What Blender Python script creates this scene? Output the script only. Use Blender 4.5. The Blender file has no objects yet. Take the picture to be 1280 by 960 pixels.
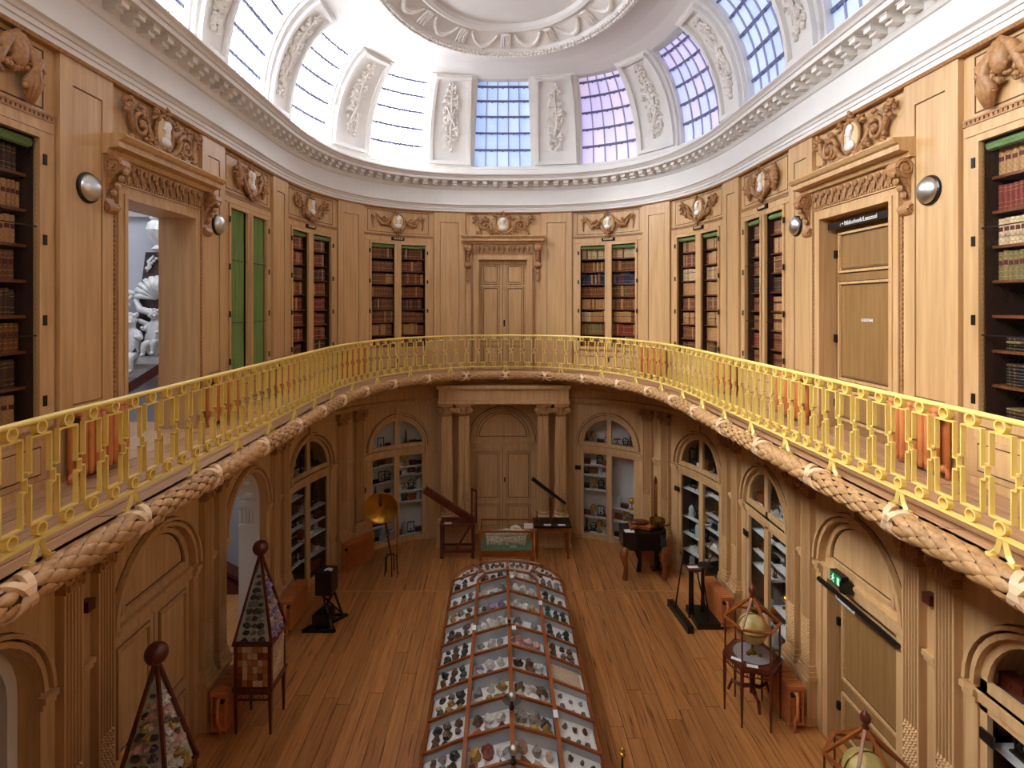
import bpy, bmesh, math, random
import numpy as np
from mathutils import Matrix, Vector
sc = bpy.context.scene
COL = sc.collection
PI = math.pi
rnd = random.Random(7)

# ------------------------------------------------------------------ camera, world, exposure
EYE = 5.68
cam_d = bpy.data.cameras.new('camera')
cam = bpy.data.objects.new('camera', cam_d)
COL.objects.link(cam)
sc.camera = cam
cam.location = (-0.131, 0, EYE)
cam.rotation_euler = (PI / 2, 0, 0)
cam_d.sensor_width = 36
cam_d.lens = 36 * 700 / 1280
cam_d.shift_x = (640 - 624.9) / 1280
cam_d.shift_y = (381.8 - 480) / 1280
cam_d.clip_start = 0.02
world = bpy.data.worlds.new('world')
sc.world = world
world.use_nodes = True
world.node_tree.nodes['Background'].inputs[0].default_value = (0.82, 0.90, 1.0, 1)
world.node_tree.nodes['Background'].inputs[1].default_value = 1.2
sc.view_settings.view_transform = 'Standard'
sc.view_settings.look = 'None'
sc.view_settings.exposure = 1.25
sc.view_settings.gamma = 1
sc.cycles.max_bounces = 8
sc.cycles.diffuse_bounces = 5
sc.cycles.transparent_max_bounces = 12
sc.cycles.sample_clamp_indirect = 8
SKY_LEFT, SKY_RIGHT = 3.3, 0.30      # radiance of the daylight behind the vault windows

sun_d = bpy.data.lights.new('sun', 'SUN')          # hazy sun beyond the left-hand vault windows
sun = bpy.data.objects.new('sun', sun_d); COL.objects.link(sun)
sun_d.energy = 24; sun_d.angle = math.radians(50); sun_d.color = (.96, .98, 1.0)
sun.rotation_euler = Vector((.86, .12, -.50)).to_track_quat('-Z', 'Y').to_euler()

# ------------------------------------------------------------------ plan of the oval room
GAL = 4.08            # gallery floor
TOPW = 7.985          # top of the panelling
YM = 6.4              # cross axis of the room
S0 = -0.06
NT = 500
def half_curve(W, YC, B, n):
    t = np.linspace(PI / 2, 0, NT)
    c, s = np.cos(t), np.sin(t)
    c[0] = 0; s[-1] = 0
    x1 = W * np.abs(c) ** (2 / n); y1 = YC + B * np.abs(s) ** (2 / n)
    ys = np.linspace(YC, 2 * YM - YC, 200)[1:-1]
    x = np.concatenate([x1, W + 0 * ys, x1[::-1]])
    y = np.concatenate([y1, ys, (2 * YM - y1)[::-1]])
    return x, y
class Curve:
    def __init__(self, W, YC, B, n):
        x, y = half_curve(W, YC, B, n)
        self.x = np.concatenate([-x[::-1], x[1:]]); self.y = np.concatenate([y[::-1], y[1:]])
        ds = np.hypot(np.diff(self.x), np.diff(self.y))
        S = np.concatenate([[0], np.cumsum(ds)])
        self.s = S - S[len(x) - 1]
        self.L = self.s[-1]
        # uniform resample for clean normals
        u = np.linspace(-self.L, self.L, 4001)
        X = np.interp(u, self.s, self.x); Y = np.interp(u, self.s, self.y)
        tx, ty = np.gradient(X), np.gradient(Y)
        k = np.hanning(41); k /= k.sum()
        tx = np.convolve(np.pad(tx, 20, 'edge'), k, 'valid'); ty = np.convolve(np.pad(ty, 20, 'edge'), k, 'valid')
        l = np.hypot(tx, ty)
        self.u, self.X, self.Y, self.tx, self.ty = u, X, Y, tx / l, ty / l
    def map(self, p):
        p = np.asarray(p, float)
        s, d, z = p[:, 0], p[:, 1], p[:, 2]
        tx, ty = np.interp(s, self.u, self.tx), np.interp(s, self.u, self.ty)
        return np.stack([np.interp(s, self.u, self.X) + ty * d, np.interp(s, self.u, self.Y) - tx * d, z], 1)
    def ang(self, s):
        return math.atan2(np.interp(s, self.u, self.ty), np.interp(s, self.u, self.tx))
    def pt(self, s, d, z):
        return Vector(self.map([(s, d, z)])[0])
WC = Curve(4.14, 9.36, 4.55, 2.585)
RC = Curve(3.01, 9.0, 4.3, 2.218)
def lerp_map(p):      # (index 0..1 round the oval, 0 rail .. 1 wall, z)
    p = np.asarray(p, float)
    i = (p[:, 0] + 1) * .5 * (len(WC.x) - 1)
    k = np.arange(len(WC.x))
    ax, ay = np.interp(i, k, RC.x), np.interp(i, k, RC.y)
    bx, by = np.interp(i, k, WC.x), np.interp(i, k, WC.y)
    l = p[:, 1]
    return np.stack([ax + (bx - ax) * l, ay + (by - ay) * l, p[:, 2]], 1)

# ------------------------------------------------------------------ materials
def lin(h):
    h = h.lstrip('#')
    o = []
    for i in (0, 2, 4):
        v = int(h[i:i + 2], 16) / 255
        o.append(v / 12.92 if v <= .04045 else ((v + .055) / 1.055) ** 2.4)
    return (*o, 1)
def mat(name, col, rough=.5, metal=0, **k):
    m = bpy.data.materials.new(name)
    m.use_nodes = True
    b = m.node_tree.nodes['Principled BSDF']
    b.inputs['Base Color'].default_value = lin(col)
    b.inputs['Roughness'].default_value = rough
    b.inputs['Metallic'].default_value = metal
    for a, v in k.items():
        b.inputs[a.replace('_', ' ')].default_value = v
    return m
def noisy(name, c1, c2, scale, rough=.5, bump=0., detail=4, rand=0., metal=0, lo=.3, hi=.7, knots=None):
    """two-colour procedural material on the stored 'loc' coordinates (as laid out before bending)"""
    m = mat(name, c1, rough, metal)
    nt = m.node_tree; N = nt.nodes; L = nt.links; b = N['Principled BSDF']
    at = N.new('ShaderNodeAttribute'); at.attribute_name = 'loc'
    mp = N.new('ShaderNodeMapping'); mp.inputs['Scale'].default_value = scale
    no = N.new('ShaderNodeTexNoise'); no.inputs['Scale'].default_value = 1; no.inputs['Detail'].default_value = detail
    ra = N.new('ShaderNodeValToRGB')
    ra.color_ramp.elements[0].color = lin(c1); ra.color_ramp.elements[1].color = lin(c2)
    ra.color_ramp.elements[0].position = lo; ra.color_ramp.elements[1].position = hi
    oi = N.new('ShaderNodeObjectInfo')
    ad = N.new('ShaderNodeVectorMath'); ad.operation = 'ADD'
    mu = N.new('ShaderNodeMath'); mu.operation = 'MULTIPLY'; mu.inputs[1].default_value = 37.0
    L.new(oi.outputs['Random'], mu.inputs[0])
    L.new(at.outputs['Vector'], ad.inputs[0]); L.new(mu.outputs[0], ad.inputs[1])
    L.new(ad.outputs[0], mp.inputs['Vector']); L.new(mp.outputs[0], no.inputs['Vector']); L.new(no.outputs['Fac'], ra.inputs[0])
    src = ra.outputs[0]
    if knots:
        n2 = N.new('ShaderNodeTexNoise'); n2.inputs['Scale'].default_value = 1; n2.inputs['Detail'].default_value = 2
        m2 = N.new('ShaderNodeMapping'); m2.inputs['Scale'].default_value = knots[1]
        L.new(ad.outputs[0], m2.inputs['Vector']); L.new(m2.outputs[0], n2.inputs['Vector'])
        r2 = N.new('ShaderNodeValToRGB'); r2.color_ramp.elements[0].position = knots[2]; r2.color_ramp.elements[1].position = knots[3]
        L.new(n2.outputs['Fac'], r2.inputs[0])
        mx = N.new('ShaderNodeMixRGB'); mx.inputs[2].default_value = lin(knots[0])
        L.new(r2.outputs[0], mx.inputs[0]); L.new(src, mx.inputs[1]); src = mx.outputs[0]
    if rand:
        hs = N.new('ShaderNodeHueSaturation')
        mr = N.new('ShaderNodeMapRange'); mr.inputs[3].default_value = 1 - rand; mr.inputs[4].default_value = 1 + rand
        L.new(oi.outputs['Random'], mr.inputs[0]); L.new(mr.outputs[0], hs.inputs['Value']); L.new(src, hs.inputs['Color'])
        src = hs.outputs[0]
    L.new(src, b.inputs['Base Color'])
    if bump:
        bp = N.new('ShaderNodeBump'); bp.inputs['Strength'].default_value = bump; bp.inputs['Distance'].default_value = .01
        L.new(no.outputs['Fac'], bp.inputs['Height']); L.new(bp.outputs[0], b.inputs['Normal'])
    return m
OAK = noisy('oak', '#BC9462', '#D2AC7A', (16, 16, .9), .42, .05, rand=.03)
OAKD = noisy('oak_carved', '#94683E', '#B88A5A', (30, 30, 30), .5, .1)
OAKG = noisy('oak_garland', '#A47A4C', '#C89C68', (25, 25, 25), .45, .1, rand=.12)
RIB = mat('ribbon_wood', '#E6C298', .45)
PINE = noisy('pine_floor', '#A66834', '#C88C50', (22, .8, 22), .36, .04, rand=.15, knots=('#5E3216', (34, 1.3, 9), .60, .72))
PLKG = noisy('gallery_plank', '#A8805A', '#C69C74', (1.2, 40, 20), .5, .05, rand=.12, knots=('#6E4C34', (2, 30, 9), .62, .74))
PLAS = noisy('white_plaster', '#DEDBD5', '#E5E2DC', (2, 2, 2), .6)
PLASR = noisy('plaster_relief', '#DDD6CC', '#EAE5DE', (9, 9, 9), .6)
GOLD = mat('yellow_paint', '#F0D676', .35)
TERRA = noisy('terracotta_paint', '#C4743E', '#D2844C', (8, 8, 8), .4)
MAHO = noisy('mahogany', '#4A1E12', '#6A2E1A', (20, 20, 3), .28)
CASEW = noisy('case_wood', '#86461C', '#A05A28', (12, 2, 12), .3)
BLACK = mat('black_lacquer', '#15110F', .3)
IRON = mat('dark_iron', '#2A2622', .4, .6)
BRASS = mat('brass', '#D6AC4C', .28, 1)
BRASSD = mat('dull_brass', '#8C6A30', .35, 1)
CHROME = mat('chrome', '#D2D0CA', .34, 1)
JOINT_SHADE = mat('joint_shade', '#4E331C', .7)  # dark joint lines, with the shade of grooves painted in
WHITE = mat('white_card', '#EEECE8', .6)
SHELFW = mat('white_shelf', '#DAD6D4', .6)
CASEBACK = mat('white_case_back', '#E4E2E0', .7)
CASEDARK = mat('dark_case_back', '#30241C', .7)
SHELFB = noisy('bookcase_shelf', '#5C3218', '#7A4622', (3, 20, 20), .4)
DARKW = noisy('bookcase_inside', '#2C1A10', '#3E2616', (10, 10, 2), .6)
GREENC = noisy('green_cloth', '#5E7A3A', '#7B9450', (26, 26, 1.2), .8, .1)
GREENR = noisy('green_blind_roll', '#5E7E48', '#84A468', (4, 30, 30), .7)
MEDB = mat('medallion_ground', '#DDBE88', .5)
OAKDOOR = noisy('door_oak', '#7E5E34', '#977244', (16, 16, .9), .42, .05)
CORE = noisy('garland_core_shade', '#4A3020', '#5E4028', (9, 9, 9), .6)  # core darkened so the shade between leaves is in the colour
PALEBOARD = mat('pale_green_board', '#CDD6CE', .7)
BARW = mat('pale_glazing_bar', '#A6A8BE', .5)
CASEGREY = mat('grey_brown_case_back', '#5C544E', .7)
MARB = noisy('white_marble', '#D8D6D2', '#F0EEEA', (6, 6, 6), .4)
MARBD = noisy('dark_red_marble', '#3A2624', '#54403C', (5, 5, 5), .25)
GREYW = noisy('grey_painted_wall', '#B9BAC0', '#C4C5CA', (1, 1, 1), .7)
GREYD = noisy('grey_painted_door', '#8A8488', '#96908F', (2, 2, 2), .6)
GREENB = mat('green_baize', '#5D7A58', .8)
CARDG = mat('grey_case_board', '#B4BAC0', .7)
LEAD = mat('lead_bar', '#6A6C8C', .5)
PARCH = noisy('globe_parchment', '#B89A50', '#DCCB86', (7, 7, 7), .35)
PAPERL = noisy('cream_relief_paper', '#A8865A', '#D8C09C', (22, 22, 60), .6)
BONE = noisy('fossil_bone', '#B8A688', '#F0E6D2', (20, 20, 20), .5)
def glassmat(name, tint, refl=.06):
    m = bpy.data.materials.new(name); m.use_nodes = True
    nt = m.node_tree; nt.nodes.clear()
    o = nt.nodes.new('ShaderNodeOutputMaterial'); mx = nt.nodes.new('ShaderNodeMixShader')
    t = nt.nodes.new('ShaderNodeBsdfTransparent'); g = nt.nodes.new('ShaderNodeBsdfGlossy')
    t.inputs[0].default_value = tint; g.inputs['Roughness'].default_value = .03
    lw = nt.nodes.new('ShaderNodeLayerWeight'); lw.inputs[0].default_value = .5
    pw = nt.nodes.new('ShaderNodeMath'); pw.operation = 'POWER'; pw.inputs[1].default_value = 4
    ml = nt.nodes.new('ShaderNodeMath'); ml.operation = 'MULTIPLY_ADD'; ml.inputs[1].default_value = .45; ml.inputs[2].default_value = .03
    ge = nt.nodes.new('ShaderNodeNewGeometry'); iv = nt.nodes.new('ShaderNodeMath'); iv.operation = 'SUBTRACT'; iv.inputs[0].default_value = 1
    m2 = nt.nodes.new('ShaderNodeMath'); m2.operation = 'MULTIPLY'
    nt.links.new(lw.outputs['Facing'], pw.inputs[0]); nt.links.new(pw.outputs[0], ml.inputs[0])
    nt.links.new(ge.outputs['Backfacing'], iv.inputs[1]); nt.links.new(ml.outputs[0], m2.inputs[0]); nt.links.new(iv.outputs[0], m2.inputs[1])
    nt.links.new(m2.outputs[0], mx.inputs[0])
    nt.links.new(t.outputs[0], mx.inputs[1]); nt.links.new(g.outputs[0], mx.inputs[2]); nt.links.new(mx.outputs[0], o.inputs[0])
    return m
GLASS = glassmat('clear_glass', (.96, .97, .96, 1))
def clearpane(name, col, strength, tint=.75):
    m = bpy.data.materials.new(name); m.use_nodes = True
    nt = m.node_tree; nt.nodes.clear()
    o = nt.nodes.new('ShaderNodeOutputMaterial'); ad = nt.nodes.new('ShaderNodeAddShader')
    t = nt.nodes.new('ShaderNodeBsdfTransparent'); t.inputs[0].default_value = (tint, tint, tint, 1)
    e = nt.nodes.new('ShaderNodeEmission'); e.inputs[0].default_value = lin(col); e.inputs[1].default_value = strength
    nt.links.new(t.outputs[0], ad.inputs[0]); nt.links.new(e.outputs[0], ad.inputs[1]); nt.links.new(ad.outputs[0], o.inputs[0])
    return m
def glow(name, col, strength, base='#D8DDE4'):
    m = mat(name, base, .35)
    b = m.node_tree.nodes['Principled BSDF']
    b.inputs['Emission Color'].default_value = lin(col); b.inputs['Emission Strength'].default_value = strength
    return m

# ------------------------------------------------------------------ mesh builder
class MB:
    def __init__(self, mp=None):
        self.V = []; self.F = []; self.M = []; self.mp = mp; self.m = 0; self.n = 0; self.T = None
    def add(self, vs, fs):
        n = self.n
        if self.T is not None:
            vs = [tuple(self.T @ Vector(v)) for v in vs]
        self.V += [tuple(v) for v in vs]; self.n += len(vs)
        self.F += [tuple(i + n for i in f) for f in fs]
        self.M += [self.m] * len(fs)
        return self
    def box(self, x0, x1, y0, y1, z0, z1, n=1):
        vs = []; fs = []
        for i in range(n + 1):
            x = x0 + (x1 - x0) * i / n
            vs += [(x, y0, z0), (x, y1, z0), (x, y1, z1), (x, y0, z1)]
        for i in range(n):
            a = 4 * i
            for j in range(4):
                k = (j + 1) % 4
                fs.append((a + j, a + k, a + 4 + k, a + 4 + j))
        fs += [(3, 2, 1, 0), (4 * n, 4 * n + 1, 4 * n + 2, 4 * n + 3)]
        return self.add(vs, fs)
    def sweep(self, prof, xs, caps=True):      # closed (y,z) profile along x
        k = len(prof); vs = []; fs = []
        for x in xs:
            vs += [(x, p[0], p[1]) for p in prof]
        for i in range(len(xs) - 1):
            for j in range(k):
                l = (j + 1) % k
                fs.append((i * k + j, i * k + l, i * k + k + l, i * k + k + j))
        if caps:
            fs += [tuple(range(k - 1, -1, -1)), tuple(range((len(xs) - 1) * k, len(xs) * k))]
        return self.add(vs, fs)
    def prism(self, poly, y0, y1):             # (x,z) polygon extruded in y
        k = len(poly)
        vs = [(p[0], y0, p[1]) for p in poly] + [(p[0], y1, p[1]) for p in poly]
        fs = [tuple(range(k)), tuple(range(2 * k - 1, k - 1, -1))] + [(j, k + j, k + (j + 1) % k, (j + 1) % k) for j in range(k)]
        return self.add(vs, fs)
    def column(self, poly, z0, z1):            # (x,y) polygon extruded in z
        k = len(poly)
        vs = [(p[0], p[1], z0) for p in poly] + [(p[0], p[1], z1) for p in poly]
        fs = [tuple(range(k)), tuple(range(2 * k - 1, k - 1, -1))] + [(j, k + j, k + (j + 1) % k, (j + 1) % k) for j in range(k)]
        return self.add(vs, fs)
    def tube(self, path, r, k=6, caps=True, closed=False):
        P = [Vector(p) for p in path]; n = len(P)
        R = r if isinstance(r, (list, tuple)) else [r] * n
        vs = []; fs = []; up = None
        for i in range(n):
            if closed: t = P[(i + 1) % n] - P[i - 1]
            else: t = P[min(i + 1, n - 1)] - P[max(i - 1, 0)]
            if t.length < 1e-9: t = Vector((0, 0, 1))
            t.normalize()
            if up is None:
                up = Vector((0, 0, 1)) if abs(t.z) < .9 else Vector((1, 0, 0))
            a = t.cross(up)
            if a.length < 1e-6: a = t.orthogonal()
            a.normalize(); b = a.cross(t); up = b
            for j in range(k):
                th = 2 * PI * j / k
                vs.append(P[i] + (a * math.cos(th) + b * math.sin(th)) * R[i])
        m = n if closed else n - 1
        for i in range(m):
            i2 = (i + 1) % n
            for j in range(k):
                l = (j + 1) % k
                fs.append((i * k + j, i * k + l, i2 * k + l, i2 * k + j))
        if caps and not closed:
            fs += [tuple(range(k - 1, -1, -1)), tuple(range((n - 1) * k, n * k))]
        return self.add(vs, fs)
    def bar(self, a, b, w, h=None):            # square bar
        a = Vector(a); b = Vector(b); t = (b - a).normalized()
        up = Vector((0, 0, 1)) if abs(t.z) < .95 else Vector((0, 1, 0))
        s = t.cross(up).normalized(); u = s.cross(t); h = h or w
        vs = [p + s * (i * w / 2) + u * (j * h / 2) for p in (a, b) for i, j in ((-1, -1), (1, -1), (1, 1), (-1, 1))]
        return self.add(vs, [(3, 2, 1, 0), (4, 5, 6, 7)] + [(i, (i + 1) % 4, 4 + (i + 1) % 4, 4 + i) for i in range(4)])
    def ball(self, c, r, k=8, n=5):
        rx, ry, rz = r if isinstance(r, (tuple, list)) else (r, r, r)
        vs = [(c[0], c[1], c[2] - rz)]; fs = []
        for i in range(1, n):
            a = -PI / 2 + PI * i / n
            for j in range(k):
                th = 2 * PI * j / k
                vs.append((c[0] + rx * math.cos(a) * math.cos(th), c[1] + ry * math.cos(a) * math.sin(th), c[2] + rz * math.sin(a)))
        vs.append((c[0], c[1], c[2] + rz))
        for j in range(k):
            l = (j + 1) % k
            fs.append((0, 1 + l, 1 + j))
            for i in range(n - 2):
                a = 1 + i * k
                fs.append((a + j, a + l, a + k + l, a + k + j))
            a = 1 + (n - 2) * k
            fs.append((a + j, a + l, len(vs) - 1))
        return self.add(vs, fs)
    def lathe(self, prof, c=(0, 0, 0), k=12):  # (r,z) from bottom to top
        vs = []; fs = []; n = len(prof)
        for r, z in prof:
            for j in range(k):
                th = 2 * PI * j / k
                vs.append((c[0] + r * math.cos(th), c[1] + r * math.sin(th), c[2] + z))
        for i in range(n - 1):
            for j in range(k):
                l = (j + 1) % k
                fs.append((i * k + j, i * k + l, i * k + k + l, i * k + k + j))
        fs += [tuple(range(k - 1, -1, -1)), tuple(range((n - 1) * k, n * k))]
        return self.add(vs, fs)
    def ring(self, cx, cz, r0, r1, y0, y1, a0=0, a1=PI, n=14):   # annulus sector in the x-z plane
        vs = []; fs = []
        for i in range(n + 1):
            a = a0 + (a1 - a0) * i / n
            c, s = math.cos(a), math.sin(a)
            vs += [(cx + r0 * c, y0, cz + r0 * s), (cx + r1 * c, y0, cz + r1 * s), (cx + r1 * c, y1, cz + r1 * s), (cx + r0 * c, y1, cz + r0 * s)]
        for i in range(n):
            a = 4 * i
            for j in range(4):
                k = (j + 1) % 4
                fs.append((a + j, a + k, a + 4 + k, a + 4 + j))
        if abs(a1 - a0) < 2 * PI - 1e-4:
            fs += [(3, 2, 1, 0), (4 * n, 4 * n + 1, 4 * n + 2, 4 * n + 3)]
        return self.add(vs, fs)
    def spandrel(self, cx, cz, r, x0, x1, zt, y0, y1, n=14):      # wall plate above an arch
        vs = []; fs = []
        for i in range(n + 1):
            a = PI - PI * i / n
            ax, az = cx + r * math.cos(a), cz + r * math.sin(a)
            tx = x0 + (x1 - x0) * i / n
            vs += [(ax, y0, az), (tx, y0, zt), (tx, y1, zt), (ax, y1, az)]
        for i in range(n):
            a = 4 * i
            for j in range(4):
                k = (j + 1) % 4
                fs.append((a + j, a + k, a + 4 + k, a + 4 + j))
        fs += [(3, 2, 1, 0), (4 * n, 4 * n + 1, 4 * n + 2, 4 * n + 3)]
        self.add(vs, fs)
        # triangles beside the spring line
        return self.prism([(x0, cz), (cx - r, cz), (x0, zt)], y0, y1).prism([(x1, cz), (cx + r, cz), (x1, zt)], y0, y1)

def world_loc(o):
    v = Vector((0, 0, 0))
    while o is not None:
        v = v + o.location; o = o.parent
    return v
def mesh(mb, name, mats, off=None, smooth=False):
    raw = np.array(mb.V, float)
    V = mb.mp(raw) if mb.mp else raw
    if off is not None: V = V - np.array(off)
    me = bpy.data.meshes.new(name)
    me.from_pydata(V.tolist(), [], mb.F)
    for m in (mats if isinstance(mats, (list, tuple)) else [mats]):
        me.materials.append(m)
    if any(mb.M): me.polygons.foreach_set('material_index', mb.M)
    a = me.attributes.new('loc', 'FLOAT_VECTOR', 'POINT')
    a.data.foreach_set('vector', raw.astype(np.float32).ravel())
    bm = bmesh.new(); bm.from_mesh(me)
    bmesh.ops.recalc_face_normals(bm, faces=bm.faces)
    bm.to_mesh(me); bm.free()
    if smooth: me.polygons.foreach_set('use_smooth', [True] * len(me.polygons))
    return me
def props(o, label=None, cat=None, group=None, kind=None):
    if label: o['label'] = label
    if cat: o['category'] = cat
    if group: o['group'] = group
    if kind: o['kind'] = kind
    return o
def obj(name, mb, mats, parent=None, label=None, cat=None, group=None, kind=None, smooth=False, loc=None, rz=0.):
    if isinstance(mb, MB):
        off = None
        if mb.mp is not None:
            off = world_loc(parent) if parent is not None else None
            if loc is not None and parent is None: off = Vector(loc)
        me = mesh(mb, name, mats, off, smooth)
    else: me = mb
    o = bpy.data.objects.new(name, me)
    COL.objects.link(o)
    if parent is not None: o.parent = parent
    if loc is not None: o.location = loc
    if rz: o.rotation_euler = (0, 0, rz)
    return props(o, label, cat, group, kind)
def thing(name, loc, label, cat, group=None, rz=0.):
    o = bpy.data.objects.new(name, None)
    o.empty_display_size = .1
    COL.objects.link(o)
    o.location = loc; o.rotation_euler = (0, 0, rz)
    return props(o, label, cat, group)
def part_empty(name, parent, loc=(0, 0, 0)):
    o = bpy.data.objects.new(name, None); COL.objects.link(o); o.parent = parent; o.location = loc
    return o
def kids(o): return [c for c in bpy.data.objects if c.parent == o]
TREE = {}
def copy_tree(o, loc=None, rz=None, label=None, group=None):
    if o.name not in TREE:
        TREE[o.name] = [(c, kids(c)) for c in kids(o)]
    r = o.copy(); COL.objects.link(r)
    for c, gs in TREE[o.name]:
        d = c.copy(); COL.objects.link(d); d.parent = r
        for g in gs:
            e = g.copy(); COL.objects.link(e); e.parent = d
    if loc is not None: r.location = loc
    if rz is not None: r.rotation_euler = (0, 0, rz)
    if label: r['label'] = label
    if group: r['group'] = group
    return r
def NS(a0, a1): return max(1, int(abs(a1 - a0) / .22))
def lsp(a, b, step=.2):
    n = max(1, int(abs(b - a) / step)); return [a + (b - a) * i / n for i in range(n + 1)]
W = WC.map
# bay limits measured along the wall from the middle of the far end
BAY = dict(door0=(-.925, .925), P0=(.925, 1.735), case1=(1.735, 3.50), P1=(3.50, 4.30), case2=(4.30, 6.05), P2=(6.05, 6.71),
           case3=(6.71, 8.375), P3=(8.375, 9.03), door=(9.03, 10.71), P4=(10.71, 11.44), case4=(11.44, 13.10), P5=(13.10, 13.75))
SIDE = {-1: 'left', 1: 'right'}
def rng(sd, key):
    a, b = BAY[key]
    return (a + S0, b + S0) if sd > 0 else (-b + S0, -a + S0)
# ------------------------------------------------------------------ floor
LW = WC.L
floor = obj('floor', MB().box(-5.1, 5.1, YM - 8.4, YM + 8.4, -.12, -.03), PINE, kind='structure')
PW = .21
ends_a = [13.6, 9.72, 5.9, 2.2, -1.0]
x = -4.14; k = 0
while x < 4.14:
    cuts = [13.95, 11.13, 11.13 - rnd.uniform(1.6, 4), 6.2 - rnd.uniform(0, 3), 1.4 - rnd.uniform(0, 2), -1.2]
    w = PW * rnd.uniform(.92, 1.08)
    for c1, c0 in zip(cuts[:-1], cuts[1:]):
        mb = MB().box(x + .0035, x + w - .0035, c0 + .003, c1 - .003, -.04, rnd.uniform(-.002, .002))
        obj('plank', mb, PINE, floor)
    x += w

obj('floor_strip', MB().box(-4.1, 4.1, 11.115, 11.145, -.04, .003), mat('pale_floor_strip', '#C79A68', .5), floor)
# ------------------------------------------------------------------ walls
def wbox(mb, a, b, d0, d1, z0, z1):
    return mb.box(a, b, d0, d1, z0, z1, NS(a, b))
walls = {}
def wall_bits(sd):
    mb = MB(W)
    for key in ('P1', 'P2', 'P3', 'P4', 'P5'):
        a, b = rng(sd, key)
        wbox(mb, a, b, -.5, .0, GAL, TOPW + .02)
        wbox(mb, a, b, -.5, .0, 0, 3.9)
    for key in ('case1', 'case2', 'case3', 'case4', 'door'):
        a, b = rng(sd, key)
        if key == 'case1': continue
        wbox(mb, a, b, -.5, .0, 7.30, TOPW + .02)
        wbox(mb, a, b, -.5, -.012, 3.25, 3.9)
        if key != 'door': wbox(mb, a, b, -.5, .0, GAL, 4.60)
    lo = BAY['P5'][1]
    a, b = (lo + S0, LW) if sd > 0 else (-LW, -lo + S0)
    wbox(mb, a, b, -.5, 0, 0, TOPW + .02)
    o = obj('wall_' + SIDE[sd], mb, OAK, kind='structure')
    walls[sd] = o
for sd in (-1, 1): wall_bits(sd)
mb = MB(W)
a, b = BAY['door0']; a += S0; b += S0
wbox(mb, a, b, -.5, -.3, 0, TOPW + .02)
wbox(mb, a, b, -.31, 0, 7.30, TOPW + .02); wbox(mb, a, -.62 + S0, -.31, 0, GAL, 7.3); wbox(mb, .62 + S0, b, -.31, 0, GAL, 7.3); wbox(mb, a, b, -.31, 0, 6.83, 7.3)
wbox(mb, a, b, -.31, -.01, 3.22, 3.9)
for sd in (-1, 1):
    a, b = rng(sd, 'P0'); wbox(mb, a, b, -.5, 0, 0, TOPW + .02)
    a, b = rng(sd, 'case1'); wbox(mb, a, b, -.5, 0, 7.3, TOPW + .02); wbox(mb, a, b, -.5, 0, GAL, 4.60); wbox(mb, a, b, -.5, -.012, 3.25, 3.9)
walls[0] = obj('wall_back', mb, OAK, kind='structure')
# outer skin so that no daylight leaks in behind the cases
mb = MB(W)
LA, LB = rng(-1, 'case3'), rng(-1, 'door')
for a, b, z0, z1 in ((-LW, rng(-1, 'door')[0], 0, 9.3), (*rng(-1, 'door'), 0, 4.05), (*rng(-1, 'door'), 7.2, 9.3), (rng(-1, 'P3')[0], rng(-1, 'P3')[1], 7.9, 9.3),
                     (*LA, 3.4, 9.3), (LA[1] + .3, LW, 0, 9.3), (LA[1], LA[1] + .31, 3.4, 9.3)):
    wbox(mb, a, b, -.66, -.60, z0, z1)
obj('wall_outer', mb, DARKW, kind='structure')

def wall_of(sd, key): return walls[0] if key in ('P0', 'case1', 'door0') else walls[sd]

def frame_line(mb, a, b, d, z0, z1, w=.009, h=.003):
    for p, q, r, s in ((a, b, z0, z0 + w), (a, b, z1 - w, z1), (a, a + w, z0 + w, z1 - w), (b - w, b, z0 + w, z1 - w)): wbox(mb, p, q, d, d + h, r, s)
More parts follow.
